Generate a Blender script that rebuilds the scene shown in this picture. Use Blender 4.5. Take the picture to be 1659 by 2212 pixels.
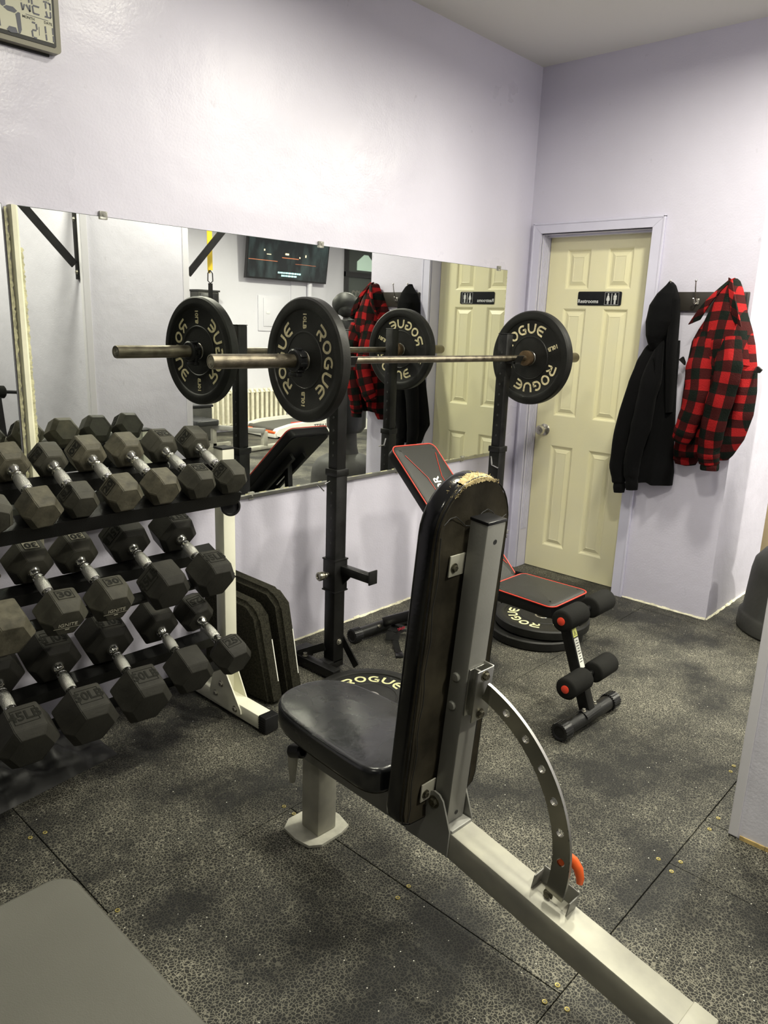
import bpy, bmesh, math, random
from math import sin, cos, pi, radians, sqrt, atan2, degrees
from mathutils import Vector, Matrix, noise
random.seed(7)
for o in list(bpy.data.objects): bpy.data.objects.remove(o)
S = bpy.context.scene
C = S.collection

# ---------------------------------------------------------------- camera
YAW, PITCH, ROLL, FPX = 0.7387, -0.2468, 0.0355, 1620.0
CAM = Vector((-3.8317, -2.4505, 1.4353))
fw = Vector((cos(YAW)*cos(PITCH), sin(YAW)*cos(PITCH), sin(PITCH)))
rt = Vector((sin(YAW), -cos(YAW), 0)); up = rt.cross(fw)
r2 = cos(ROLL)*rt + sin(ROLL)*up; u2 = -sin(ROLL)*rt + cos(ROLL)*up
cd = bpy.data.cameras.new('camera'); cam = bpy.data.objects.new('camera', cd); C.objects.link(cam)
cam.matrix_world = Matrix(((r2.x, u2.x, -fw.x, CAM.x), (r2.y, u2.y, -fw.y, CAM.y), (r2.z, u2.z, -fw.z, CAM.z), (0, 0, 0, 1)))
cd.sensor_fit = 'VERTICAL'; cd.sensor_height = 24.0; cd.sensor_width = 18.0
cd.lens = 24.0*FPX/2212.0; cd.clip_start = 0.02; cd.clip_end = 60
S.camera = cam

# ---------------------------------------------------------------- world, lamps, exposure
w = bpy.data.worlds.new('world'); S.world = w; w.use_nodes = True
w.node_tree.nodes['Background'].inputs[0].default_value = (0.75, 0.78, 1.0, 1)
w.node_tree.nodes['Background'].inputs[1].default_value = 0.10
S.view_settings.view_transform = 'Standard'; S.view_settings.look = 'None'
S.view_settings.gamma = 1.0; S.view_settings.use_curve_mapping = False
S.view_settings.exposure = 0.0
WARM = (1.0, 0.965, 0.80)
LAMPS = [(-2.12, -0.80, 11), (0.35, -1.90, 62), (-2.30, -1.85, 35), (-0.95, -1.45, 31), (-2.60, -3.30, 46), (0.3, -3.9, 105), (2.6, -3.6, 105), (2.2, -1.7, 36), (-4.3, -2.2, 7)]  # first two from wall highlights; rest unseen, placed for brightness, last an added fill
HC = 2.7912
for i, (lx, ly, e) in enumerate(LAMPS):
    ld = bpy.data.lights.new('lamp_light', 'AREA'); ld.shape = 'DISK'; ld.size = 0.20; ld.spread = radians(172); ld.energy = e; ld.color = WARM
    lo = bpy.data.objects.new('lamp_light', ld); C.objects.link(lo); lo.location = (lx, ly, HC-0.05)

# ---------------------------------------------------------------- materials
def nt(m): return m.node_tree.nodes, m.node_tree.links
def mat(name, col, rough=0.5, metal=0.0, bump=0.0, bscale=60.0, var=0.0, vscale=6.0, spec=0.5, coat=0.0, rvar=0.0, alt=None, detail=4.0, sheen=0.0):
    m = bpy.data.materials.new(name); m.use_nodes = True
    n, l = nt(m); b = n['Principled BSDF']
    b.inputs['Base Color'].default_value = (*col, 1); b.inputs['Roughness'].default_value = rough
    b.inputs['Metallic'].default_value = metal; b.inputs['Specular IOR Level'].default_value = spec
    b.inputs['Coat Weight'].default_value = coat; b.inputs['Coat Roughness'].default_value = 0.15
    b.inputs['Sheen Weight'].default_value = sheen
    tc = n.new('ShaderNodeTexCoord')
    if var > 0 or rvar > 0:
        ns = n.new('ShaderNodeTexNoise'); ns.inputs['Scale'].default_value = vscale; ns.inputs['Detail'].default_value = 6
        l.new(tc.outputs['Object'], ns.inputs['Vector'])
        if var > 0:
            mx = n.new('ShaderNodeMix'); mx.data_type = 'RGBA'
            a = alt if alt else tuple(min(1, c*(1+var)) for c in col)
            lo_ = tuple(c*(1-var) for c in col) if not alt else col
            mx.inputs[6].default_value = (*lo_, 1); mx.inputs[7].default_value = (*a, 1)
            mr = n.new('ShaderNodeMapRange'); mr.inputs[1].default_value = 0.35; mr.inputs[2].default_value = 0.68
            l.new(ns.outputs['Fac'], mr.inputs[0]); l.new(mr.outputs[0], mx.inputs[0]); l.new(mx.outputs[2], b.inputs['Base Color'])
        if rvar > 0:
            mr = n.new('ShaderNodeMapRange'); mr.inputs[1].default_value = 0.3; mr.inputs[2].default_value = 0.7
            mr.inputs[3].default_value = max(0.02, rough-rvar); mr.inputs[4].default_value = min(1, rough+rvar)
            l.new(ns.outputs['Fac'], mr.inputs[0]); l.new(mr.outputs[0], b.inputs['Roughness'])
    if bump > 0:
        nb = n.new('ShaderNodeTexNoise'); nb.inputs['Scale'].default_value = bscale; nb.inputs['Detail'].default_value = detail
        bp = n.new('ShaderNodeBump'); bp.inputs['Strength'].default_value = bump; bp.inputs['Distance'].default_value = 0.002
        l.new(tc.outputs['Object'], nb.inputs['Vector']); l.new(nb.outputs['Fac'], bp.inputs['Height']); l.new(bp.outputs[0], b.inputs['Normal'])
    return m
def emit(name, col, s):
    m = bpy.data.materials.new(name); m.use_nodes = True; b = nt(m)[0]['Principled BSDF']
    b.inputs['Base Color'].default_value = (*col, 1); b.inputs['Emission Color'].default_value = (*col, 1); b.inputs['Emission Strength'].default_value = s
    return m

def wall_mat(name, col, rough=0.33):
    m = bpy.data.materials.new(name); m.use_nodes = True; n, l = nt(m); b = n['Principled BSDF']
    tc = n.new('ShaderNodeTexCoord')
    b.inputs['Specular IOR Level'].default_value = 0.5
    n1 = n.new('ShaderNodeTexNoise'); n1.inputs['Scale'].default_value = 1.6; n1.inputs['Detail'].default_value = 5
    mx = n.new('ShaderNodeMix'); mx.data_type = 'RGBA'
    mx.inputs[6].default_value = (*[c*0.94 for c in col], 1); mx.inputs[7].default_value = (*[min(1, c*1.05) for c in col], 1)
    l.new(tc.outputs['Object'], n1.inputs['Vector']); l.new(n1.outputs['Fac'], mx.inputs[0])
    # scuffs and chips with a shape of their own
    n4 = n.new('ShaderNodeTexNoise'); n4.inputs['Scale'].default_value = 23; n4.inputs['Detail'].default_value = 8
    mp = n.new('ShaderNodeMapping'); mp.inputs['Scale'].default_value = (1, 1, 0.55)
    l.new(tc.outputs['Object'], mp.inputs[0]); l.new(mp.outputs[0], n4.inputs['Vector'])
    mr4 = n.new('ShaderNodeMapRange'); mr4.inputs[1].default_value = 0.70; mr4.inputs[2].default_value = 0.76
    l.new(n4.outputs['Fac'], mr4.inputs[0])
    mx2 = n.new('ShaderNodeMix'); mx2.data_type = 'RGBA'; mx2.inputs[7].default_value = (*[c*0.86 for c in col], 1)
    l.new(mr4.outputs[0], mx2.inputs[0]); l.new(mx.outputs[2], mx2.inputs[6]); l.new(mx2.outputs[2], b.inputs['Base Color'])
    mr = n.new('ShaderNodeMapRange'); mr.inputs[1].default_value = 0.3; mr.inputs[2].default_value = 0.7
    mr.inputs[3].default_value = rough-0.06; mr.inputs[4].default_value = rough+0.10
    l.new(n1.outputs['Fac'], mr.inputs[0]); l.new(mr.outputs[0], b.inputs['Roughness'])
    n2 = n.new('ShaderNodeTexNoise'); n2.inputs['Scale'].default_value = 3.2; n2.inputs['Detail'].default_value = 3
    n3 = n.new('ShaderNodeTexNoise'); n3.inputs['Scale'].default_value = 110; n3.inputs['Detail'].default_value = 5
    b1 = n.new('ShaderNodeBump'); b1.inputs['Strength'].default_value = 0.5; b1.inputs['Distance'].default_value = 0.02
    b2 = n.new('ShaderNodeBump'); b2.inputs['Strength'].default_value = 0.38; b2.inputs['Distance'].default_value = 0.002
    for q in (n2, n3): l.new(tc.outputs['Object'], q.inputs['Vector'])
    l.new(n2.outputs['Fac'], b1.inputs['Height']); l.new(n3.outputs['Fac'], b2.inputs['Height']); l.new(b1.outputs[0], b2.inputs['Normal'])
    l.new(b2.outputs[0], b.inputs['Normal'])
    return m

def floor_mat():
    m = bpy.data.materials.new('pebbled_rubber'); m.use_nodes = True; n, l = nt(m); b = n['Principled BSDF']
    g = n.new('ShaderNodeNewGeometry')
    v = n.new('ShaderNodeTexVoronoi'); v.feature = 'DISTANCE_TO_EDGE'; v.inputs['Scale'].default_value = 122
    wp = n.new('ShaderNodeTexNoise'); wp.inputs['Scale'].default_value = 40; wp.inputs['Detail'].default_value = 2
    ad = n.new('ShaderNodeMix'); ad.data_type = 'RGBA'; ad.blend_type = 'LINEAR_LIGHT'; ad.inputs[0].default_value = 0.008
    l.new(g.outputs['Position'], wp.inputs['Vector']); l.new(g.outputs['Position'], ad.inputs[6]); l.new(wp.outputs['Color'], ad.inputs[7])
    l.new(ad.outputs[2], v.inputs['Vector'])
    ln = n.new('ShaderNodeMapRange'); ln.inputs[1].default_value = 0.030; ln.inputs[2].default_value = 0.105; ln.inputs[3].default_value = 1; ln.inputs[4].default_value = 0
    l.new(v.outputs['Distance'], ln.inputs[0])
    # dusty patches show the pattern, wiped dark patches hide it
    p = n.new('ShaderNodeTexNoise'); p.inputs['Scale'].default_value = 2.3; p.inputs['Detail'].default_value = 7; p.inputs['Roughness'].default_value = 0.62
    l.new(g.outputs['Position'], p.inputs['Vector'])
    pr = n.new('ShaderNodeMapRange'); pr.inputs[1].default_value = 0.40; pr.inputs[2].default_value = 0.60; pr.inputs[3].default_value = 0.14; pr.inputs[4].default_value = 1
    l.new(p.outputs['Fac'], pr.inputs[0])
    mu = n.new('ShaderNodeMath'); mu.operation = 'MULTIPLY'; l.new(ln.outputs[0], mu.inputs[0]); l.new(pr.outputs[0], mu.inputs[1])
    base = n.new('ShaderNodeMix'); base.data_type = 'RGBA'; base.inputs[6].default_value = (0.009, 0.0095, 0.010, 1); base.inputs[7].default_value = (0.026, 0.0255, 0.0215, 1)
    l.new(pr.outputs[0], base.inputs[0])
    c2 = n.new('ShaderNodeMix'); c2.data_type = 'RGBA'; c2.inputs[7].default_value = (0.250, 0.238, 0.188, 1)
    l.new(mu.outputs[0], c2.inputs[0]); l.new(base.outputs[2], c2.inputs[6])
    # chalk specks
    sp = n.new('ShaderNodeTexVoronoi'); sp.feature = 'F1'; sp.inputs['Scale'].default_value = 46; sp.inputs['Randomness'].default_value = 1
    l.new(g.outputs['Position'], sp.inputs['Vector'])
    sr = n.new('ShaderNodeMapRange'); sr.inputs[1].default_value = 0.055; sr.inputs[2].default_value = 0.09; sr.inputs[3].default_value = 1; sr.inputs[4].default_value = 0
    l.new(sp.outputs['Distance'], sr.inputs[0])
    sc_ = n.new('ShaderNodeSeparateColor'); l.new(sp.outputs['Color'], sc_.inputs[0])
    sg = n.new('ShaderNodeMath'); sg.operation = 'GREATER_THAN'; sg.inputs[1].default_value = 0.62; l.new(sc_.outputs[0], sg.inputs[0])
    sm = n.new('ShaderNodeMath'); sm.operation = 'MULTIPLY'; l.new(sr.outputs[0], sm.inputs[0]); l.new(sg.outputs[0], sm.inputs[1])
    c3 = n.new('ShaderNodeMix'); c3.data_type = 'RGBA'; c3.inputs[7].default_value = (0.72, 0.70, 0.62, 1)
    l.new(sm.outputs[0], c3.inputs[0]); l.new(c2.outputs[2], c3.inputs[6]); l.new(c3.outputs[2], b.inputs['Base Color'])
    b.inputs['Roughness'].default_value = 0.62; b.inputs['Specular IOR Level'].default_value = 0.3
    bp = n.new('ShaderNodeBump'); bp.inputs['Strength'].default_value = 0.6; bp.inputs['Distance'].default_value = 0.0012
    l.new(v.outputs['Distance'], bp.inputs['Height']); l.new(bp.outputs[0], b.inputs['Normal'])
    return m

LAV = (0.655, 0.635, 0.755)
M = {}
M['wall'] = wall_mat('lavender_gloss_paint', LAV, 0.34)
M['wallfar'] = wall_mat('pale_gloss_paint', (0.66, 0.655, 0.72), 0.4)
M['trim'] = mat('lavender_trim_paint', (0.64, 0.63, 0.77), 0.3, bump=0.15, bscale=30, var=0.05, vscale=5)
M['ceil'] = mat('ceiling_paint', (0.74, 0.73, 0.70), 0.75, bump=0.1, bscale=40)
M['door'] = mat('cream_door_paint', (0.87, 0.82, 0.53), 0.36, bump=0.18, bscale=90, var=0.06, vscale=5, alt=(0.84, 0.80, 0.55))
M['floor'] = floor_mat()
M['under'] = mat('subfloor', (0.01, 0.01, 0.01), 0.9)
M['caulk'] = mat('chipped_cream_paint', (0.75, 0.72, 0.55), 0.7, bump=0.5, bscale=120, var=0.15, vscale=40)
M['rubber'] = mat('black_rubber', (0.0105, 0.0105, 0.0095), 0.48, bump=0.25, bscale=180, var=0.25, vscale=14, rvar=0.08, spec=0.3)
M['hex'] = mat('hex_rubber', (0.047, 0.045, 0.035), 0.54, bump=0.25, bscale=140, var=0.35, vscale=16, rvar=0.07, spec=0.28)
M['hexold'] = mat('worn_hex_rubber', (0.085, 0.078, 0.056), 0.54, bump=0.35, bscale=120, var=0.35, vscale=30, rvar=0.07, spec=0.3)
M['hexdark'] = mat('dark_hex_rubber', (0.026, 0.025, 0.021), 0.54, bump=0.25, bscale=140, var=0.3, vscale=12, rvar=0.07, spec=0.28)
M['mark'] = mat('shade_toned_rubber', (0.011, 0.011, 0.009), 0.6, spec=0.15)  # darker than the heads, imitating shadow edges around the embossed marks
M['markpale'] = mat('dusty_rubber', (0.33, 0.31, 0.23), 0.6)
M['gold'] = mat('gold_print', (0.42, 0.40, 0.32), 0.6)
M['letter'] = mat('cream_letter_paint', (0.70, 0.62, 0.38), 0.55, var=0.25, vscale=70)
M['letter2'] = mat('bright_letter_paint', (0.80, 0.78, 0.42), 0.55, var=0.1, vscale=60)
M['chrome'] = mat('chrome', (0.80, 0.80, 0.76), 0.16, 1.0)
M['knurl'] = mat('knurled_chrome', (0.72, 0.72, 0.68), 0.30, 1.0, bump=1.0, bscale=700, detail=1)
M['steelbar'] = mat('worn_bar_steel', (0.21, 0.185, 0.14), 0.40, 1.0, bump=0.3, bscale=200, var=0.25, vscale=30, rvar=0.1)
M['barend'] = mat('bar_end_steel', (0.58, 0.55, 0.46), 0.4, 1.0)
M['rust'] = mat('rusty_steel', (0.17, 0.115, 0.065), 0.55, 0.7, bump=0.4, bscale=120, var=0.3, vscale=40)
M['plastic'] = mat('black_plastic', (0.010, 0.010, 0.011), 0.30, bump=0.1, bscale=80, spec=0.45)
M['blacksteel'] = mat('black_powder_coat', (0.008, 0.008, 0.008), 0.40, bump=0.3, bscale=260, var=0.25, vscale=20, rvar=0.08, spec=0.35)
M['bolt'] = mat('zinc_bolt', (0.60, 0.58, 0.52), 0.35, 1.0)
M['boltdark'] = mat('dark_bolt', (0.16, 0.15, 0.11), 0.4, 0.9, var=0.4, vscale=200)
M['white'] = mat('white_powder_coat', (0.80, 0.79, 0.66), 0.40, bump=0.1, bscale=120, var=0.04, vscale=9)
M['grey'] = mat('silver_grey_powder_coat', (0.25, 0.248, 0.228), 0.42, 0.15, bump=0.12, bscale=160, var=0.08, vscale=8)
M['greyworn'] = mat('worn_silver_grey_coat', (0.36, 0.35, 0.30), 0.46, 0.1, bump=0.25, bscale=50, var=0.25, vscale=14, alt=(0.46, 0.45, 0.37))
M['footpaint'] = mat('chalky_white_coat', (0.60, 0.59, 0.50), 0.6, bump=0.3, bscale=90, var=0.15, vscale=30)
M['vinyl'] = mat('black_vinyl', (0.006, 0.006, 0.007), 0.20, bump=0.45, bscale=24, spec=0.6, rvar=0.06, vscale=9, detail=6)
M['seatv'] = mat('seat_vinyl', (0.014, 0.015, 0.017), 0.27, bump=1.0, bscale=17, spec=0.9, rvar=0.08, vscale=7, detail=7)
M['backing'] = mat('brown_black_backing_cloth', (0.036, 0.031, 0.021), 0.72, bump=1.0, bscale=26, var=0.5, vscale=9, detail=7, spec=0.15)
M['foam'] = mat('torn_foam', (0.50, 0.40, 0.21), 0.95, bump=1.0, bscale=160, var=0.4, vscale=120, spec=0.2)
M['thread'] = mat('grey_thread', (0.18, 0.17, 0.14), 0.7)
M['padgrey'] = mat('dark_grey_vinyl', (0.026, 0.026, 0.023), 0.42, bump=0.4, bscale=420, detail=2, spec=0.35)
M['padside'] = mat('black_vinyl_side', (0.008, 0.008, 0.009), 0.35, spec=0.3)
M['benchfg'] = mat('grey_black_vinyl', (0.098, 0.096, 0.082), 0.48, bump=0.2, bscale=500, var=0.06, vscale=4, detail=2, spec=0.35)
M['red'] = mat('red_piping', (0.62, 0.045, 0.025), 0.4)
M['redcap'] = mat('red_plastic', (0.72, 0.06, 0.03), 0.35)
M['orange'] = mat('orange_plastic', (0.90, 0.14, 0.03), 0.35)
M['eva'] = mat('black_foam', (0.013, 0.013, 0.012), 0.85, bump=0.3, bscale=400, spec=0.12)
M['porous'] = mat('porous_black_foam', (0.020, 0.019, 0.013), 0.85, bump=1.0, bscale=210, var=0.5, vscale=160, spec=0.12)
M['label'] = mat('white_label', (0.80, 0.80, 0.74), 0.5)
M['ylabel'] = mat('yellow_label', (0.72, 0.74, 0.22), 0.5)
M['ink'] = mat('black_ink', (0.02, 0.02, 0.02), 0.6)
M['brass'] = mat('brass', (0.42, 0.35, 0.12), 0.45, 0.5)
M['plate_metal'] = mat('polished_steel', (0.42, 0.41, 0.36), 0.15, 1.0, rvar=0.05, vscale=10)
M['plate_edge'] = mat('bright_steel_edge', (0.90, 0.89, 0.84), 0.35, 1.0)
M['zinc'] = mat('zinc_plate', (0.50, 0.50, 0.47), 0.33, 1.0, var=0.15, vscale=15)
M['insert'] = mat('steel_insert', (0.62, 0.60, 0.54), 0.3, 1.0)
M['hood'] = mat('black_jersey', (0.0035, 0.0035, 0.004), 0.9, bump=0.5, bscale=300, sheen=0.03, detail=3, spec=0.08)
M['mirror'] = mat('mirror_glass', (0.86, 0.885, 0.85), 0.006, 1.0)
M['mirroredge'] = mat('mirror_edge', (0.05, 0.07, 0.06), 0.3)
M['cream'] = mat('yellowed_white_moulding', (0.90, 0.88, 0.68), 0.4, var=0.08, vscale=12)
M['tape'] = mat('yellowed_tape_edge', (0.58, 0.56, 0.36), 0.6, bump=1.0, bscale=150, var=0.3, vscale=60)
M['clip'] = mat('clear_plastic_clip', (0.85, 0.84, 0.76), 0.1); M['clip'].node_tree.nodes['Principled BSDF'].inputs['Transmission Weight'].default_value = 0.7
M['lcd'] = mat('lcd_glass', (0.50, 0.49, 0.37), 0.35)
M['lcdseg'] = mat('lcd_segment', (0.028, 0.032, 0.065), 0.4)
M['bezel'] = mat('grey_clock_frame', (0.21, 0.195, 0.145), 0.45)
M['hook'] = mat('satin_nickel', (0.62, 0.60, 0.56), 0.28, 1.0)
M['signblk'] = mat('sign_black', (0.011, 0.012, 0.015), 0.25)
M['signwht'] = mat('sign_white', (0.75, 0.75, 0.75), 0.5)
M['radiator'] = mat('cream_radiator', (0.72, 0.69, 0.55), 0.4, var=0.1, vscale=20)
M['tmwhite'] = mat('white_plastic', (0.82, 0.81, 0.74), 0.3)
M['belt'] = mat('running_belt', (0.10, 0.10, 0.09), 0.6)
M['yellow'] = mat('yellow_webbing', (0.80, 0.58, 0.03), 0.6)
M['web'] = mat('black_webbing', (0.012, 0.012, 0.012), 0.7, spec=0.15)
M['bagv'] = mat('punch_bag_vinyl', (0.020, 0.021, 0.021), 0.34, bump=0.4, bscale=20, rvar=0.08, spec=0.4)
M['baseP'] = mat('grey_black_plastic', (0.038, 0.038, 0.034), 0.55, bump=0.4, bscale=60, var=0.25, vscale=6, spec=0.3)
M['glove'] = mat('black_glove_leather', (0.014, 0.015, 0.014), 0.55, bump=0.3, bscale=30, spec=0.12)
M['glass'] = mat('dark_window_glass', (0.09, 0.105, 0.095), 0.08)
M['lit'] = emit('lit_shade', (0.65, 0.85, 0.70), 0.30)
M['beige'] = mat('beige_panel', (0.45, 0.36, 0.22), 0.6)
M['diff'] = emit('lamp_diffuser', (1.0, 0.95, 0.8), 1.0)

# plaid: two square waves over the cloth's own y and z
def plaid_mat():
    m = bpy.data.materials.new('buffalo_plaid_fleece'); m.use_nodes = True; n, l = nt(m); b = n['Principled BSDF']
    tc = n.new('ShaderNodeUVMap'); sx = n.new('ShaderNodeSeparateXYZ'); l.new(tc.outputs[0], sx.inputs[0])
    def wave(out):
        a = n.new('ShaderNodeMath'); a.operation = 'FRACT'; l.new(out, a.inputs[0])
        c = n.new('ShaderNodeMapRange'); c.inputs[1].default_value = 0.49; c.inputs[2].default_value = 0.51; l.new(a.outputs[0], c.inputs[0]); return c.outputs[0]
    u, v = wave(sx.outputs[0]), wave(sx.outputs[1])
    m1 = n.new('ShaderNodeMix'); m1.data_type = 'RGBA'; m1.inputs[6].default_value = (0.27, 0.012, 0.013, 1); m1.inputs[7].default_value = (0.040, 0.007, 0.007, 1); l.new(u, m1.inputs[0])
    m2 = n.new('ShaderNodeMix'); m2.data_type = 'RGBA'; m2.inputs[6].default_value = (0.040, 0.007, 0.007, 1); m2.inputs[7].default_value = (0.006, 0.009, 0.007, 1); l.new(u, m2.inputs[0])
    m3 = n.new('ShaderNodeMix'); m3.data_type = 'RGBA'; l.new(v, m3.inputs[0]); l.new(m1.outputs[2], m3.inputs[6]); l.new(m2.outputs[2], m3.inputs[7])
    l.new(m3.outputs[2], b.inputs['Base Color']); b.inputs['Roughness'].default_value = 0.95; b.inputs['Specular IOR Level'].default_value = 0.08
    tg = n.new('ShaderNodeTexCoord'); nb = n.new('ShaderNodeTexNoise'); nb.inputs['Scale'].default_value = 190; nb.inputs['Detail'].default_value = 3
    bp = n.new('ShaderNodeBump'); bp.inputs['Strength'].default_value = 0.9; bp.inputs['Distance'].default_value = 0.003
    l.new(tg.outputs['Object'], nb.inputs['Vector']); l.new(nb.outputs['Fac'], bp.inputs['Height']); l.new(bp.outputs[0], b.inputs['Normal'])
    return m
M['plaid'] = plaid_mat()

# ---------------------------------------------------------------- mesh helpers
class MB:
    def __init__(s): s.v = []; s.f = []; s.uv = None
    def add(s, vs, fs):
        o = len(s.v); s.v += [Vector(x) for x in vs]; s.f += [[i+o for i in f] for f in fs]; return s
    def xf(s, m, start=0):
        for i in range(start, len(s.v)): s.v[i] = m @ s.v[i]
        return s
    def box(s, c, d, R=None, bev=0.0):
        c = Vector(c); hx, hy, hz = d[0]/2, d[1]/2, d[2]/2
        R = R or Matrix.Identity(3)
        if bev <= 0:
            vs = [c + R @ Vector((x*hx, y*hy, z*hz)) for x in (-1, 1) for y in (-1, 1) for z in (-1, 1)]
            s.add(vs, [(0, 1, 3, 2), (4, 6, 7, 5), (0, 4, 5, 1), (2, 3, 7, 6), (0, 2, 6, 4), (1, 5, 7, 3)])
        else:
            bm = bmesh.new(); bmesh.ops.create_cube(bm, size=1)
            for v in bm.verts: v.co = Vector((v.co.x*d[0], v.co.y*d[1], v.co.z*d[2]))
            bmesh.ops.bevel(bm, geom=bm.edges[:], offset=bev, segments=2, affect='EDGES', profile=0.5)
            bm.verts.index_update()
            s.add([c + R @ v.co for v in bm.verts], [[v.index for v in f.verts] for f in bm.faces]); bm.free()
        return s
    def b2(s, a, b, bev=0.0):
        return s.box([(a[i]+b[i])/2 for i in range(3)], [abs(b[i]-a[i]) for i in range(3)], None, bev)
    def beam(s, p, q, w, h, upv=(0, 0, 1), bev=0.0):
        p, q = Vector(p), Vector(q); X = (q-p).normalized(); Y = Vector(upv).cross(X).normalized(); Z = X.cross(Y)
        R = Matrix((X, Y, Z)).transposed()
        return s.box((p+q)/2, ((q-p).length, w, h), R, bev)
    def cyl(s, p, q, r, n=24, r2=None, cap=True):
        p, q = Vector(p), Vector(q); r2 = r if r2 is None else r2
        return s.lathe([(0, 0), (0, r), ((q-p).length, r2), ((q-p).length, 0)] if cap else [(0, r), ((q-p).length, r2)], p, q-p, n)
    def lathe(s, prof, p=(0, 0, 0), d=(0, 0, 1), n=32, ref=None):
        p = Vector(p); Z = Vector(d).normalized()
        a = Vector(ref) if ref else (Vector((1, 0, 0)) if abs(Z.x) < 0.8 else Vector((0, 1, 0)))
        X = (a - Z*a.dot(Z)).normalized(); Y = Z.cross(X)
        rings = []
        o = len(s.v)
        for (h, r) in prof:
            if r < 1e-6: rings.append([len(s.v)]); s.v.append(p+Z*h)
            else:
                rings.append(list(range(len(s.v), len(s.v)+n)))
                s.v += [p+Z*h+(X*cos(2*pi*i/n)+Y*sin(2*pi*i/n))*r for i in range(n)]
        for a_, b_ in zip(rings, rings[1:]):
            for i in range(n):
                j = (i+1) % n
                if len(a_) == 1 and len(b_) == 1: continue
                if len(a_) == 1: s.f.append([a_[0], b_[j], b_[i]])
                elif len(b_) == 1: s.f.append([a_[i], a_[j], b_[0]])
                else: s.f.append([a_[i], a_[j], b_[j], b_[i]])
        return s
    def tube(s, pts, r, n=10, close=False, flat=None):
        pts = [Vector(x) for x in pts]; N = len(pts); prev = None; rings = []
        for i, p in enumerate(pts):
            if close: t = (pts[(i+1) % N]-pts[i-1]).normalized()
            else: t = (pts[min(i+1, N-1)]-pts[max(i-1, 0)]).normalized()
            if prev is None:
                a = Vector((0, 0, 1)) if abs(t.z) < 0.9 else Vector((1, 0, 0)); X = (a-t*a.dot(t)).normalized()
            else: X = (prev-t*prev.dot(t)).normalized()
            prev = X; Y = t.cross(X); rr = r[i] if isinstance(r, (list, tuple)) else r
            k = flat if flat else 1.0
            rings.append(list(range(len(s.v), len(s.v)+n)))
            s.v += [p+X*cos(2*pi*j/n)*rr+Y*sin(2*pi*j/n)*rr*k for j in range(n)]
        R = list(zip(rings, rings[1:]))
        if close: R.append((rings[-1], rings[0]))
        for a_, b_ in R:
            for j in range(n): k_ = (j+1) % n; s.f.append([a_[j], a_[k_], b_[k_], b_[j]])
        if not close: s.f.append(rings[0][::-1]); s.f.append(rings[-1])
        return s
    def prism(s, poly, th, fn):
        """poly: 2D points CCW; fn(u, v, w) -> 3D; w from 0 to th"""
        n = len(poly); o = len(s.v)
        s.v += [Vector(fn(a, b, 0)) for a, b in poly]+[Vector(fn(a, b, th)) for a, b in poly]
        s.f.append([o+i for i in range(n)][::-1]); s.f.append([o+n+i for i in range(n)])
        for i in range(n): j = (i+1) % n; s.f.append([o+i, o+j, o+n+j, o+n+i])
        return s
def build(name, mb, m, parent=None, smooth=35, kind=None, rot=None, fixn=True):
    me = bpy.data.meshes.new(name); me.from_pydata([tuple(v) for v in mb.v], [], mb.f)
    if mb.uv:
        ul = me.uv_layers.new(name='UVMap')
        for lp in me.loops: ul.data[lp.index].uv = mb.uv[lp.vertex_index]
    if fixn:
        bm = bmesh.new(); bm.from_mesh(me); bmesh.ops.recalc_face_normals(bm, faces=bm.faces); bm.to_mesh(me); bm.free()
    me.materials.append(m if not isinstance(m, str) else M[m])
    if smooth:
        me.polygons.foreach_set('use_smooth', [True]*len(me.polygons)); me.set_sharp_from_angle(angle=radians(smooth))
    me.update()
    o = bpy.data.objects.new(name, me); C.objects.link(o)
    if parent:
        o.parent = parent
        if parent.name in LOC and not rot:                       # geometry given in world coordinates
            me.transform(Matrix.Translation(-LOC[parent.name]))
            LOC[o.name] = LOC[parent.name]
    if kind: o['kind'] = kind
    return o
LOC = {}
def thing(name, label, cat, loc=(0, 0, 0), rotz=None, group=None, kind=None):
    o = bpy.data.objects.new(name, None); C.objects.link(o); o.location = loc; o.empty_display_size = 0.05
    if rotz is not None: o.rotation_euler = (0, 0, rotz)
    else: LOC[o.name] = Vector(loc)                               # parts of it are given in world coordinates
    if label: o['label'] = label; o['category'] = cat
    if group: o['group'] = group
    if kind: o['kind'] = kind
    return o
def tag(o, label, cat, group=None):
    o['label'] = label; o['category'] = cat
    if group: o['group'] = group
    return o
def rootcenter(o, loc):                                           # move a one-mesh thing's origin to its base
    loc = Vector(loc); o.data.transform(Matrix.Translation(-loc)); o.location = loc; return o
def copy_tree(o, parent=None):
    c = o.copy(); C.objects.link(c); c.parent = parent
    for ch in list(o.children): copy_tree(ch, c)
    return c
_tc = {}
def text_geo(body, size=1.0, ext=0.0, bold=0.0):
    k = (body, size, ext, bold)
    if k not in _tc:
        cu = bpy.data.curves.new('tmp', 'FONT'); cu.body = body; cu.size = size; cu.extrude = ext; cu.offset = bold
        cu.align_x = 'CENTER'; cu.align_y = 'CENTER'; cu.resolution_u = 3
        ob = bpy.data.objects.new('tmp', cu); C.objects.link(ob)
        dg = bpy.context.evaluated_depsgraph_get(); dg.update()
        me = bpy.data.meshes.new_from_object(ob.evaluated_get(dg))
        _tc[k] = ([v.co.copy() for v in me.vertices], [list(p.vertices) for p in me.polygons])
        bpy.data.objects.remove(ob); bpy.data.curves.remove(cu); bpy.data.meshes.remove(me)
    return _tc[k]
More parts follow.
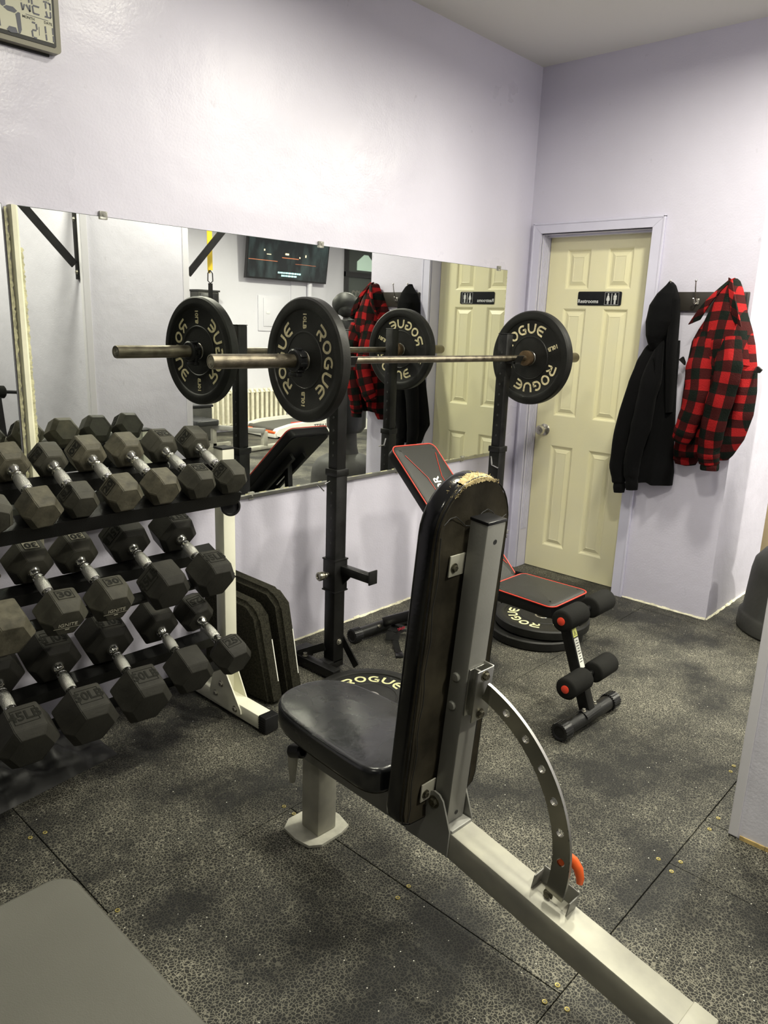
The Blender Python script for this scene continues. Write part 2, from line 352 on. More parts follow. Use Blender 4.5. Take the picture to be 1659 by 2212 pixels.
def put_text(mb, body, size, origin, X, Y, ext=0.0003, bold=0.0, sx=1.0):
    vs, fs = text_geo(body, size, ext, bold); o = Vector(origin); X = Vector(X).normalized(); Y = Vector(Y).normalized(); Z = X.cross(Y)
    mb.add([o+X*v.x*sx+Y*v.y+Z*v.z for v in vs], fs); return mb
def bolt(mb, p, d, r=0.009, h=0.006, hexa=True):
    d = Vector(d).normalized(); p = Vector(p)
    mb.lathe([(0, 0), (0, r*1.45), (0.0015, r*1.45), (0.0015, r)], p, d, 16)
    mb.lathe([(0.0015, r), (h, r), (h+0.001, r*0.85), (h+0.001, 0)], p, d, 6 if hexa else 16); return mb
def rrect(cx, cy, w, h, r, n=6):
    out = []
    for (sx, sy, a0) in ((1, 1, 0), (-1, 1, 90), (-1, -1, 180), (1, -1, 270)):
        for i in range(n+1):
            a = radians(a0+90*i/n); out.append((cx+sx*(w/2-r)+r*cos(a), cy+sy*(h/2-r)+r*sin(a)))
    return out
def lerp(a, b, t): return a+(b-a)*t
def interp(tab, x):
    if x <= tab[0][0]: return tab[0][1:]
    for p, q in zip(tab, tab[1:]):
        if x <= q[0]:
            t = (x-p[0])/(q[0]-p[0]); t2 = t
            return tuple(lerp(a, b, t2) for a, b in zip(p[1:], q[1:]))
    return tab[-1][1:]
def smoothmesh(o, lv=1):
    md = o.modifiers.new('subd', 'SUBSURF'); md.levels = lv; md.render_levels = lv; return o
def pad_mesh(mb, outline, z0, z1, fn, rb=0.012, crown=0.0, top_in=None, nr=5):
    """Cushion: outline (2D, CCW), rounded top edge, optional crown. fn(u, v, w)->3D"""
    n = len(outline); cx = sum(p[0] for p in outline)/n; cy = sum(p[1] for p in outline)/n
    def inset(d):
        out = []
        for i, (x, y) in enumerate(outline):
            px, py = outline[i-1]; qx, qy = outline[(i+1) % n]; tx, ty = qx-px, qy-py; L = sqrt(tx*tx+ty*ty) or 1
            out.append((x-ty/L*d, y+tx/L*d))
        return out
    rings = []
    def ring(pts, ww): rings.append(list(range(len(mb.v), len(mb.v)+n))); mb.v += [Vector(fn(a, b, w_ if not callable(w_) else w_)) for (a, b), w_ in zip(pts, [ww]*n)]
    ring(inset(rb*0.7), z0); ring(inset(rb*0.2), z0+rb*0.3); ring(inset(0), z0+rb)
    for i in range(nr):
        a = pi/2*i/(nr-1); ring(inset(rb*(1-cos(a))), z1-rb+rb*sin(a))
    base = inset(rb)
    for k in range(1, 7):
        t = k/7.0; ring([(lerp(x, cx, t), lerp(y, cy, t)) for x, y in base], z1+crown*sin(t*pi/2))
    ci = len(mb.v); mb.v.append(Vector(fn(cx, cy, z1+crown)))
    for a_, b_ in zip(rings, rings[1:]):
        for i in range(n): j = (i+1) % n; mb.f.append([a_[i], a_[j], b_[j], b_[i]])
    for i in range(n): mb.f.append([rings[-1][i], rings[-1][(i+1) % n], ci])
    mb.f.append(rings[0][::-1]); return mb

# ================================================================ THE ROOM
def st(name, mb, m, parent=None, smooth=None):
    o = build(name, mb, m, parent, smooth); 
    if not parent: o['kind'] = 'structure'
    return o
XW, XE, YB = -5.4, 4.9, -5.6
st('wall_left', MB().b2((XW-0.1, 0, 0), (XE+0.1, 0.12, HC)), wall_mat('lavender_gloss_paint_worn', LAV, 0.30))
wb = MB()
wb.b2((0, -0.082, 0), (0.78, 0, HC)); wb.b2((0, -1.24, 0), (0.78, -0.715, HC)); wb.b2((0, -0.715, 1.941), (0.78, -0.082, HC))
wb.b2((0.135, -0.715, 0), (0.78, -0.082, 1.941))
st('wall_right', wb, 'wall')
st('wall_back', MB().b2((XW-0.1, YB-0.12, 0), (XE+0.1, YB, HC)), 'wallfar')
st('wall_east', MB().b2((XE, YB, 0), (XE+0.12, 0, HC)), 'wallfar')
st('wall_west', MB().b2((XW-0.12, YB, 0), (XW, 0, HC)), mat('dark_unseen_finish', (0.03, 0.032, 0.036), 0.2))  # unseen wall, made dark to keep bounce light off the -x faces
st('ceiling', MB().b2((XW-0.1, YB-0.1, HC), (XE+0.1, 0.1, HC+0.1)), 'ceil')
# partition whose end shows at the right edge and in the mirror
st('wall_partition', MB().b2((-1.690, YB, 0), (-0.98, -1.94, HC)), wall_mat('white_gloss_paint', (0.66, 0.65, 0.74), 0.36))
tr = MB()
for xx in (-1.690, -1.02):
    tr.b2((xx, -1.94, 0.005), (xx+0.04, -1.928, HC), 0.002)
tr.b2((-1.696, -1.955, 0.005), (-1.690, -1.928, HC), 0.002)
st('trim_3', tr, mat('white_trim_paint', (0.66, 0.65, 0.70), 0.32, bump=0.15, bscale=30))
bb = MB()
random.seed(3)
yy = -1.960
while yy > -2.6:
    s_ = 0.05+random.random()*0.08; bb.b2((-1.694, yy, 0.0), (-1.690, yy-s_, 0.006+random.random()*0.012)); yy -= s_*1.02
st('baseboard_partition', bb, mat('bare_plywood_edge', (0.55, 0.40, 0.16), 0.7, bump=0.5, bscale=80, var=0.3, vscale=40))
# floor with its rubber mats
fl = st('floor', MB().b2((XW, YB, -0.06), (XE, 0.0, -0.014)), 'under')
def matpiece(x0, x1, y0, y1):
    g = 0.0009; j = [random.uniform(-0.0007, 0.0007) for _ in range(4)]
    mb = MB(); mb.b2((x0+g+j[0], y0+g+j[1], -0.014), (x1-g+j[2], y1-g+j[3], random.uniform(-0.0008, 0.0008)), 0.0015)
    build('rubber_mat', mb, 'floor', fl, None)
rows = [(-0.93, 0.0, [-5.4, -4.32, -3.122, -1.88, -0.66, 0.0]), (-1.853, -0.93, [-5.4, -4.97, -3.75, -2.535, -1.31, -0.09, 1.13, 2.35, 3.57, 4.9]),
        (-2.776, -1.853, [-5.4, -4.38, -3.16, -1.94, -1.677]), (-3.70, -2.776, [-5.4, -4.9, -3.7, -2.5, -1.677]), (-4.62, -3.70, [-5.4, -4.4, -3.16, -1.94, -1.677]),
        (-5.6, -4.62, [-5.4, -4.9, -3.7, -2.5, -1.677]),
        (-2.776, -1.853, [-0.978, 0.5, 1.72, 2.94, 4.9]), (-3.70, -2.776, [-0.978, 0.1, 1.3, 2.5, 3.7, 4.9]), (-4.62, -3.70, [-0.978, 0.5, 1.72, 2.94, 4.9]), (-5.6, -4.62, [-0.978, 0.1, 1.3, 2.5, 3.7, 4.9]),
        (-0.93, 0.0, [0.78, 2.2, 3.6, 4.9])]
for y0, y1, xs in rows:
    for a, b in zip(xs, xs[1:]): matpiece(a, b, y0, y1)
matpiece(-1.677, -0.978, -1.94, -1.853)
matpiece(0.0, 0.13, -0.7145, -0.0825)
# brass washers of the mat screws
for (x, y) in [(-3.102, -0.94), (-3.14, -0.522), (-3.102, -0.529), (-2.544, -0.91), (-2.546, -0.958), (-2.578, -1.404), (-2.527, -1.397), (-1.303, -1.815), (-1.346, -1.819), (-1.637, -1.88), (-1.71, -1.88), (-1.948, -1.825), (-1.915, -1.875), (-1.971, -1.872), (-2.520, -1.836), (-2.578, -1.838), (-2.56, -1.883)]:
    mb = MB(); mb.lathe([(0, 0.0030), (0.0012, 0.0034), (0.0014, 0.0058), (0.0, 0.0066)], (x, y, 0.0008), (0, 0, 1), 14)
    wo_ = build('screw_washer', mb, 'brass', fl, 35)
    build('screw_head', MB().lathe([(0, 0.0), (0, 0.0028), (0.0008, 0.0026), (0.0008, 0)], (x, y, 0.0010), (0, 0, 1), 10), 'boltdark', wo_, 35)
# ragged caulk lines where the walls meet the floor
for nm, a, b, nrm in (('baseboard_left', (-2.2, 0.0), (-0.02, 0.0), (0, -1)), ('baseboard_right', (0, -0.78), (0, -1.238), (-1, 0)), ('baseboard_alcove', (0.0, -1.24), (0.78, -1.24), (0, -1))):
    mb = MB(); a, b = Vector(a), Vector(b); L = (b-a).length; t = (b-a)/L; n_ = Vector(nrm); N = int(L/0.02)
    for i in range(N):
        p = a+t*(i*L/N); h = 0.006+0.012*abs(noise.noise(Vector((i*0.31, nrm[0], 5)))); d_ = 0.006+0.016*abs(noise.noise(Vector((i*0.23, 9, nrm[1]))))
        q = p+t*(L/N)
        vs = [(p.x, p.y, h), (p.x+n_.x*d_, p.y+n_.y*d_, 0.001), (q.x, q.y, h), (q.x+n_.x*d_, q.y+n_.y*d_, 0.001), (p.x, p.y, -0.002), (q.x, q.y, -0.002)]
        mb.add(vs, [(0, 2, 3, 1), (0, 1, 4), (2, 5, 3), (1, 3, 5, 4)])
    st(nm, mb, 'caulk')

# ---- restroom door: six raised panels
DX = 0.09
pan = [(-0.199, -0.343, 1.653, 1.864), (-0.446, -0.590, 1.655, 1.868), (-0.199, -0.343, 0.943, 1.550), (-0.443, -0.588, 0.945, 1.552), (-0.192, -0.338, 0.155, 0.768), (-0.436, -0.582, 0.155, 0.770)]
dm = MB(); ys = [-0.086, -0.196, -0.341, -0.442, -0.587, -0.712]; zs = [0.004, 0.155, 0.769, 0.944, 1.551, 1.654, 1.866, 1.936]
for i in range(5):
    for j in range(7):
        if i in (1, 3) and j in (1, 3, 5): continue
        dm.add([(DX, ys[i], zs[j]), (DX, ys[i+1], zs[j]), (DX, ys[i+1], zs[j+1]), (DX, ys[i], zs[j+1])], [(0, 1, 2, 3)])
dm.add([(DX, ys[0], zs[0]), (DX, ys[5], zs[0]), (DX, ys[5], zs[7]), (DX, ys[0], zs[7]), (DX+0.035, ys[0], zs[0]), (DX+0.035, ys[5], zs[0]), (DX+0.035, ys[5], zs[7]), (DX+0.035, ys[0], zs[7])],
       [(4, 5, 6, 7), (0, 1, 5, 4), (1, 2, 6, 5), (2, 3, 7, 6), (3, 0, 4, 7)])
door = st('door_1', dm, 'door')
for i in (1, 3):
    for j in (1, 3, 5):
        y0, y1, z0, z1 = ys[i], ys[i+1], zs[j], zs[j+1]
        mb = MB(); R = []
        for ins, dx in ((0, 0), (0.006, 0.003), (0.012, 0.010), (0.020, 0.011), (0.042, 0.002), (0.045, 0.0035)):
            R.append([len(mb.v)+k for k in range(4)])
            mb.v += [Vector((DX+dx, y0-ins, z0+ins)), Vector((DX+dx, y1+ins, z0+ins)), Vector((DX+dx, y1+ins, z1-ins)), Vector((DX+dx, y0-ins, z1-ins))]
        for a_, b_ in zip(R, R[1:]):
            for k in range(4): q = (k+1) % 4; mb.f.append([a_[k], a_[q], b_[q], b_[k]])
        mb.f.append(R[-1]); build('door_panel', mb, 'door', door, None)
kb = MB(); kb.lathe([(0, 0), (0, 0.033), (0.004, 0.034), (0.010, 0.026), (0.014, 0.014), (0.030, 0.012), (0.036, 0.020), (0.046, 0.028), (0.056, 0.0285), (0.066, 0.022), (0.0665, 0.012), (0.064, 0.010), (0.064, 0)], (DX, -0.147, 0.855), (-1, 0, 0), 28)
kn = build('door_knob', kb, 'hook', door, 50)
build('knob_button', MB().cyl((DX-0.063, -0.147, 0.855), (DX-0.069, -0.147, 0.855), 0.005, 12), 'hook', kn)
sg = MB(); sg.prism(rrect(-0.415, 1.605, 0.258, 0.073, 0.008), 0.003, lambda a, b, c: (DX-0.001-c, a, b))
sign = build('restroom_sign', sg, 'signblk'); tag(sign, 'black restrooms sign with two white figures, on the cream door', 'sign')
rootcenter(sign, (DX, -0.415, 1.57)); 
sgn = MB(); xs = DX-0.0045
put_text(sgn, 'Restrooms', 0.028, (xs, -0.350, 1.5895), (0, -1, 0), (0, 0, 1), 0.0002, 0.0004)
def figure(mb, yc, woman):
    zb = 1.576
    mb.lathe([(0, 0), (0, 0.0042), (0.0004, 0.0042), (0.0004, 0)], (xs, yc, zb+0.052), (-1, 0, 0), 14)
    if woman: P = [(-0.004, 0.046), (0.004, 0.046), (0.0105, 0.024), (0.0085, 0.023), (0.004, 0.036), (0.0095, 0.018), (0.004, 0.018), (0.004, 0.0), (0.0008, 0.0), (0.0008, 0.018), (-0.0008, 0.018), (-0.0008, 0.0), (-0.004, 0.0), (-0.004, 0.018), (-0.0095, 0.018), (-0.004, 0.036), (-0.0085, 0.023), (-0.0105, 0.024)]
    else: P = [(-0.009, 0.044), (-0.006, 0.046), (0.006, 0.046), (0.009, 0.044), (0.009, 0.022), (0.0065, 0.022), (0.0065, 0.040), (0.005, 0.040), (0.005, 0.0), (0.0008, 0.0), (0.0008, 0.022), (-0.0008, 0.022), (-0.0008, 0.0), (-0.005, 0.0), (-0.005, 0.040), (-0.0065, 0.040), (-0.0065, 0.022), (-0.009, 0.022)]
    mb.prism([(yc-a, zb+b) for a, b in P], 0.0004, lambda a, b, c: (xs-c, a, b))
o = build('sign_lettering', sgn, 'signwht', None, None); o.parent = sign; o.data.transform(Matrix.Translation(-sign.location)); sgn = MB(); figure(sgn, -0.468, True); figure(sgn, -0.508, False)
sgn.b2((xs, -0.4865, 1.575), (xs-0.0004, -0.4895, 1.632))
for a, b in (((-0.448, 1.5735), (-0.449, 1.6365)), ((-0.5275, 1.5735), (-0.5285, 1.6365)), ((-0.448, 1.5725), (-0.5285, 1.5735)), ((-0.448, 1.6365), (-0.5285, 1.6375))):
    sgn.b2((xs, a[0], a[1]), (xs-0.0004, b[0], b[1]))
o = build('sign_figures', sgn, 'signwht', None, None); o.parent = sign; o.data.transform(Matrix.Translation(-sign.location)); 
# casing and jamb of the door
tm = MB()
def casing(poly, th=0.016): tm.prism(poly, th, lambda a, b, c: (-c, a, b))
casing([(-0.029, 0.0), (-0.029, 1.9935), (-0.078, 1.945), (-0.078, 0.0)]); casing([(-0.775, 0.0), (-0.719, 0.0), (-0.719, 1.945), (-0.775, 1.9935)]); casing([(-0.0295, 1.994), (-0.7745, 1.994), (-0.7185, 1.9455), (-0.0785, 1.9455)])
st('trim_1', tm, 'trim')
tm = MB(); tm.b2((-0.019, -0.024, 0.0), (-0.001, -0.038, 2.0), 0.004); tm.b2((-0.019, -0.768, 0.0), (-0.001, -0.782, 2.0), 0.004); tm.b2((-0.019, -0.0245, 1.988), (-0.001, -0.782, 2.001), 0.004)
st('trim_2', tm, 'trim')
jm = MB(); jm.b2((0.0, -0.080, 0.0), (0.134, -0.0825, 1.945)); jm.b2((0.0, -0.7145, 0.0), (0.134, -0.717, 1.945)); jm.b2((0.0, -0.082, 1.9395), (0.134, -0.715, 1.945))
for k, d_ in enumerate((0.020, 0.034, 0.048, 0.062)): jm.b2((d_, -0.0815, 0.24), (d_+0.009, -0.0870, 1.941), 0.002)
jm.b2((0.045, -0.0825, 1.930), (0.080, -0.715, 1.941), 0.003)
st('trim_4', jm, 'trim')

# ---- mirrors
ZT, ZB_ = 1.7395, 0.729
def mirror(name, x0, x1, label, z0=ZB_, z1=ZT):
    t = thing(name, label, 'mirror', ((x0+x1)/2, -0.003, z0))
    mb = MB(); mb.b2((x0, -0.0005, z0), (x1, -0.0045, z1)); build('mirror_edge', mb, 'mirroredge', t, None)
    mb = MB(); mb.add([(x0+0.0015, -0.005, z0+0.0015), (x1-0.0015, -0.005, z0+0.0015), (x1-0.0015, -0.005, z1-0.0015), (x0+0.0015, -0.005, z1-0.0015)], [(0, 1, 2, 3)])
    build('mirror_glass', mb, 'mirror', t, None, fixn=False)
    return t
m1 = mirror('wall_mirror', -2.826, -0.2076, 'large frameless wall mirror behind the barbell')
m2 = mirror('wall_mirror', -4.05, -2.870, 'frameless wall mirror cut off by the left photo edge')
cp = MB(); cp.b2((-2.8265, -0.0001, ZB_-0.014), (-0.2076, -0.013, ZB_+0.001), 0.001)
build('bottom_channel', cp, 'zinc', m1, None)
for (x, z, s_) in ((-2.554, ZT, 1), (-1.597, ZT, 1), (-0.294, ZT, 1), (-1.967, ZB_, -1), (-1.057, ZB_, -1), (-0.52, ZB_, -1)):
    mb = MB(); mb.b2((x-0.014, -0.0, z-0.010), (x+0.014, -0.012, z+0.016) if s_ > 0 else (x+0.014, -0.012, z+0.010), 0.003)
    if s_ < 0: mb.b2((x-0.012, -0.0, z-0.022), (x+0.012, -0.010, z-0.008), 0.003)
    mb.cyl((x, -0.012, z+0.004*s_), (x, -0.014, z+0.004*s_), 0.004, 10)
    build('mirror_clip', mb, 'clip', m1, 35)
# chipped edge silvering on the right side of the big mirror
mb = MB(); z = 0.78; random.seed(5)
while z < 1.70:
    h = random.uniform(0.006, 0.02); mb.b2((-0.2076, -0.0052, z), (-0.2076-random.uniform(0.003, 0.007), -0.0056, z+h)); z += h+random.uniform(0.004, 0.012)
build('chipped_edge', mb, 'tape', m1, None, kind='stuff')
mb = MB(); x = -2.2
while x < -0.3:
    h = random.uniform(0.01, 0.05); mb.b2((x, -0.0052, ZB_), (x+h, -0.0056, ZB_+random.uniform(0.001, 0.006))); x += h+random.uniform(0.005, 0.06)
build('chipped_edge', mb, 'tape', m1, None, kind='stuff')
st_ = MB(); st_.prism([(-2.853, 0), (-2.853, -0.016), (-2.850, -0.024), (-2.837, -0.025), (-2.834, -0.018), (-2.829, -0.016), (-2.828, 0)], ZT-0.6, lambda a, b, c: (a, b, 0.6+c-0.002))
so = build('mirror_moulding', st_, 'cream'); tag(so, 'thin cream vertical moulding strip between the two wall mirrors', 'moulding'); rootcenter(so, (-2.84, 0, 0.6))
for (xa, seed, w0, z0_, z1_) in ((-2.861, 1, 0.009, 0.8, 1.735), (-2.8225, 2, 0.009, 0.8, 1.62)):
    mb = MB(); z = z0_; random.seed(seed)
    P = []
    while z < z1_: P.append((z, w0*random.uniform(0.5, 0.95))); z += 0.007
    vs = []
    for z, w_ in P: vs += [(xa-w0*0.5, -0.0055, z), (xa-w0*0.5, -0.009, z), (xa-w0*0.5+w_*1.3, -0.009, z), (xa-w0*0.5+w_*1.3, -0.0055, z)]
    fs = []
    for i in range(len(P)-1):
        for k in range(4): fs.append((i*4+k, i*4+(k+1) % 4, i*4+4+(k+1) % 4, i*4+4+k))
    mb.add(vs, fs)
    build('ragged_tape', mb, 'tape', m2 if seed == 1 else m1, None)

# ---- wall clock
ck = thing('wall_clock', 'grey framed digital wall clock high on the lavender wall', 'clock', (-2.85, 0, 2.18))
cw, ch = 0.40, 0.29; x1, z0 = -2.671, 2.174
mb = MB(); mb.prism(rrect(x1-cw/2, z0+ch/2, cw, ch, 0.012), 0.026, lambda a, b, c: (a, -0.006-c, b)); build('clock_body', mb, 'bezel', ck)
mb = MB(); mb.prism(rrect(x1-cw/2, z0+ch/2-0.004, cw-0.03, ch-0.036, 0.006), 0.004, lambda a, b, c: (a, -0.030-c, b)); build('inner_rim', mb, 'ink', ck)
mb = MB(); mb.b2((x1-cw+0.022, -0.0335, z0+0.024), (x1-0.022, -0.035, z0+ch-0.024)); build('display', mb, 'lcd', ck, None)
mb = MB(); mb.b2((x1-cw+0.03, -0.006, z0-0.006), (x1-0.025, -0.0, z0+0.2)); build('back_case', mb, 'ink', ck, None)
seg = MB(); YS = -0.0352
def P2(zx, zy):                                    # display coordinates from the clock's own lettering layout
    u, v = zx/11.06, zy/11.06
    return (-2.8445+u*0.00131, 2.1935+(66+u*0.315-v)*0.00121)
def segp(pts): seg.prism([P2(*p) for p in pts], 0.0004, lambda a, b, c: (a, YS-c, b))
segp([(38, -250), (160, -200), (162, 158), (95, 190), (48, 150)]); segp([(105, 205), (175, 168), (335, 210), (425, 305), (365, 350), (200, 290)])
segp([(380, 370), (440, 330), (490, 350), (505, 740), (470, 820), (425, 830)]); segp([(145, 715), (210, 640), (370, 685), (410, 822), (235, 790)])
segp([(60, -300), (140, -380), (340, -330), (420, -260), (165, -220)])
segp([(-60, 120), (0, 180), (20, 640), (-40, 600)])
def line(a, b, t=38):
    ax, ay = a; bx, by = b; L = sqrt((bx-ax)**2+(by-ay)**2); nx, ny = -(by-ay)/L*t/2, (bx-ax)/L*t/2
    segp([(ax-nx, ay-ny), (bx-nx, by-ny), (bx+nx, by+ny), (ax+nx, ay+ny)])
for a, b in (((535, -20), (540, 60)), ((535, 110), (560, 290)), ((570, 280), (610, 150), ), ((650, 160), (735, 330)), ((720, -20), (725, 120)), ((735, 170), (735, 330)),
             ((790, -20), (795, 155)), ((800, 190), (815, 360)), ((815, -10), (940, 40)), ((815, 180), (965, 230)), ((815, 360), (960, 405)),
             ((1070, 90), (1170, 110)), ((1180, 120), (1245, 160)), ((1125, 130), (1130, 260)), ((1235, 150), (1240, 300)), ((1130, 320), (1150, 440)), ((1235, 340), (1240, 480)), ((1090, 440), (1240, 485)),
             ((760, 565), (840, 595)), ((860, 610), (875, 750)), ((760, 745), (860, 770)), ((750, 760), (765, 910)), ((780, 925), (860, 950)),
             ((1080, 670), (1090, 840)), ((1090, 860), (1100, 1010)), ((1265, 720), (1268, 880)), ((1270, 910), (1275, 1060))): line(a, b)
line((620, 375), (1170, 548), 12); line((930, 680), (925, 885), 12)
build('display_digits', seg, 'lcdseg', ck, None)
for s_, (a, b) in (('DAY', (1150, 40)), ('MONTH', (685, 465)), ('DATE', (1160, 610))):
    tx = MB(); p = P2(a, b); put_text(tx, s_, 0.0095, (p[0], YS, p[1]), (1, 0, 0), (0, 0, 1), 0.0002, 0.0002); build('display_word', tx, 'ink', ck, None)

# ---- coat board with hooks
cb = thing('coat_rack_board', 'dark wooden coat board with nickel hooks beside the restroom door', 'coat rack', (0, -1.0, 1.54))
mb = MB(); mb.b2((-0.001, -0.80, 1.543), (-0.017, -1.225, 1.634), 0.003); build('board', mb, mat('black_stained_wood', (0.030, 0.026, 0.022), 0.45, bump=0.2, bscale=60), cb)
mb = MB(); mb.b2((-0.016, -1.212, 1.545), (-0.022, -1.222, 1.632), 0.002); build('end_bead', mb, 'ink', cb)
def coathook(y, z):
    mb = MB(); mb.b2((-0.017, y-0.013, z-0.014), (-0.021, y+0.011, z+0.014), 0.001)
    o = build('coat_hook', mb, 'hook', cb)
    mb = MB(); mb.tube([(-0.020, y, z), (-0.030, y, z+0.004), (-0.042, y, z+0.03), (-0.052, y, z+0.06), (-0.058, y, z+0.092)], [0.004, 0.004, 0.003, 0.0028, 0.0028], 10)
    mb.lathe([(-0.006, 0), (-0.0042, 0.0042), (0, 0.006), (0.0042, 0.0042), (0.006, 0)], (-0.058, y, z+0.096), (0, 0, 1), 14)
    mb.tube([(-0.020, y, z-0.006), (-0.034, y, z-0.012), (-0.046, y+0.003, z-0.004), (-0.048, y+0.006, z+0.008)], 0.0032, 10)
    mb.lathe([(-0.006, 0), (-0.0042, 0.0042), (0, 0.006), (0.0042, 0.0042), (0.006, 0)], (-0.048, y+0.006, z+0.012), (0, 0, 1), 14)
    mb.b2((-0.021, y-0.012, z-0.013), (-0.0225, y-0.003, z+0.010)); build('hook_arm', mb, 'hook', o)
for y in (-0.862, -0.986, -1.150): coathook(y, 1.588)

# ---- hanging clothes: closed draped forms
def drape(rows, nseg=72, nz=64, fold=0.012, seed=0, kf=9.0, back=-0.014, uvs=None, uvrot=0.0, flat=0.75, x0off=0.0):
    """rows: (z, yLeft, yRight, depth) top to bottom"""
    mb = MB(); mb.uv = []
    rows = sorted(rows, key=lambda r: -r[0]); tab = [(-r[0],)+tuple(r[1:]) for r in rows]
    z0, z1 = rows[0][0], rows[-1][0]
    for i in range(nz+1):
        z = lerp(z0, z1, i/nz); yl, yr, dep = interp(tab, -z)[:3]
        yc, hw = (yl+yr)/2, abs(yl-yr)/2
        for j in range(nseg):
            th = 2*pi*j/nseg; cy, sx = cos(th), sin(th)
            ex = 0.8; cyy = math.copysign(abs(cy)**ex, cy)
            y = yc+hw*cyy
            edge = max(0, 1-abs(cyy)**4)
            if sx >= 0:
                ff = noise.noise(Vector((y*kf+seed*7.1+z*1.2, z*2.2+seed, seed*3.3)))+0.55*noise.noise(Vector((y*kf*2.6+seed+z*2.0, z*3.5, seed+4)))
                x = back-x0off-dep*sx**flat+fold*ff*edge*2.0
                x = min(x, back-x0off-0.003)
            else: x = back-x0off-0.002*abs(sx)
            zz = z + 0.004*noise.noise(Vector((y*20, z*5, seed)))*(1 if 0 < i < nz else 2.5)
            mb.v.append(Vector((x, y, zz)))
            s_ = y*13.0+(0.10*noise.noise(Vector((y*6, z*6, seed+1)))); t_ = z*12.4+(0.35*noise.noise(Vector((y*5, z*3, seed+2))))
            ar = (x)*9.0
            a_ = uvrot; mb.uv.append(((s_+ar*0.0)*cos(a_)-t_*sin(a_), s_*sin(a_)+t_*cos(a_)))
    for i in range(nz):
        for j in range(nseg):
            a, b = i*nseg+j, i*nseg+(j+1) % nseg; mb.f.append([a, b, b+nseg, a+nseg])
    mb.f.append(list(range(nseg))[::-1]); mb.f.append([nz*nseg+j for j in range(nseg)])
    return mb
def sleeve(path, rad, seed=0, n=24, uvs=12.4, steps=40, flat=0.8):
    mb = MB(); mb.uv = []
    N = len(path)-1; pts = []; rr = []
    for i in range(steps+1):
        t = i/steps*N; k = min(int(t), N-1); f = t-k
        P = [Vector(path[max(0, k-1)]), Vector(path[k]), Vector(path[k+1]), Vector(path[min(N, k+2)])]
        pts.append(0.5*((2*P[1])+(-P[0]+P[2])*f+(2*P[0]-5*P[1]+4*P[2]-P[3])*f*f+(-P[0]+3*P[1]-3*P[2]+P[3])*f**3)); rr.append(lerp(rad[k], rad[k+1], f))
    for i, p in enumerate(pts):
        t = (pts[min(i+1, steps)]-pts[max(i-1, 0)]).normalized(); X = Vector((-1, 0, 0)); X = (X-t*X.dot(t)).normalized(); Y = t.cross(X)
        wr = 1+0.10*noise.noise(Vector((i*0.32, seed, 1)))
        for j in range(n):
            a = 2*pi*j/n; r = rr[i]*wr*(1+0.16*noise.noise(Vector((cos(a)*1.7, sin(a)*1.7+i*0.16, seed))))
            mb.v.append(p+X*cos(a)*r*flat+Y*sin(a)*r)
            mb.uv.append((sin(a)*r*uvs+0.25+seed*0.37, i*(pts[0]-pts[-1]).length/steps*uvs+seed*0.4))
    for i in range(steps):
        for j in range(n): a, b = i*n+j, i*n+(j+1) % n; mb.f.append([a, b, b+n, a+n])
    mb.f.append(list(range(n))[::-1]); mb.f.append([steps*n+j for j in range(n)]); return mb

hd = thing('hooded_jacket', 'black zip hoodie hanging by its hood at the left end of the coat board', 'jacket', (-0.05, -0.83, 0.6))
build('body', drape([(1.40, -0.80, -0.93, 0.05), (1.34, -0.768, -0.935, 0.07), (1.207, -0.735, -0.94, 0.085), (1.03, -0.700, -0.955, 0.09), (0.90, -0.672, -0.965, 0.095), (0.80, -0.655, -0.975, 0.095), (0.74, -0.690, -0.985, 0.09), (0.67, -0.72, -0.985, 0.08)], seed=1, fold=0.020, kf=11), 'hood', hd, 60)
build('hood', drape([(1.682, -0.848, -0.862, 0.03), (1.665, -0.838, -0.880, 0.05), (1.624, -0.803, -0.898, 0.085), (1.566, -0.775, -0.910, 0.11), (1.487, -0.768, -0.915, 0.12), (1.42, -0.778, -0.885, 0.115), (1.385, -0.79, -0.865, 0.10), (1.345, -0.80, -0.86, 0.07)], seed=2, fold=0.006, kf=6, back=-0.026), 'hood', hd, 60)
build('hood_lining', drape([(1.665, -0.855, -0.878, 0.03), (1.60, -0.872, -0.912, 0.06), (1.52, -0.885, -0.922, 0.07), (1.40, -0.885, -0.928, 0.075), (1.25, -0.90, -0.938, 0.07), (1.05, -0.925, -0.950, 0.06)], seed=3, fold=0.004, kf=14, back=-0.035), 'hood', hd, 60)
s1 = build('sleeve', sleeve([(-0.060, -0.815, 1.385), (-0.080, -0.798, 1.33), (-0.105, -0.775, 1.18), (-0.115, -0.730, 0.93), (-0.11, -0.72, 0.75), (-0.105, -0.735, 0.66)], [0.008, 0.030, 0.050, 0.047, 0.040, 0.034], 1), 'hood', hd, 60)
s2 = build('sleeve', sleeve([(-0.070, -0.86, 1.40), (-0.125, -0.850, 1.20), (-0.135, -0.83, 0.96), (-0.13, -0.805, 0.78), (-0.125, -0.81, 0.69)], [0.010, 0.050, 0.049, 0.041, 0.034], 2), 'hood', hd, 60)
build('cuff', sleeve([(-0.105, -0.735, 0.67), (-0.105, -0.738, 0.64), (-0.105, -0.742, 0.605)], [0.032, 0.031, 0.029], 4, steps=8), 'hood', s1, 60)
build('cuff', sleeve([(-0.125, -0.81, 0.70), (-0.125, -0.815, 0.67), (-0.125, -0.82, 0.635)], [0.034, 0.032, 0.030], 5, steps=8), 'hood', s2, 60)
build('drawstring', MB().tube([(-0.155, -0.872, 1.36), (-0.150, -0.878, 1.25), (-0.135, -0.882, 1.13)], 0.003, 8), 'hood', hd)

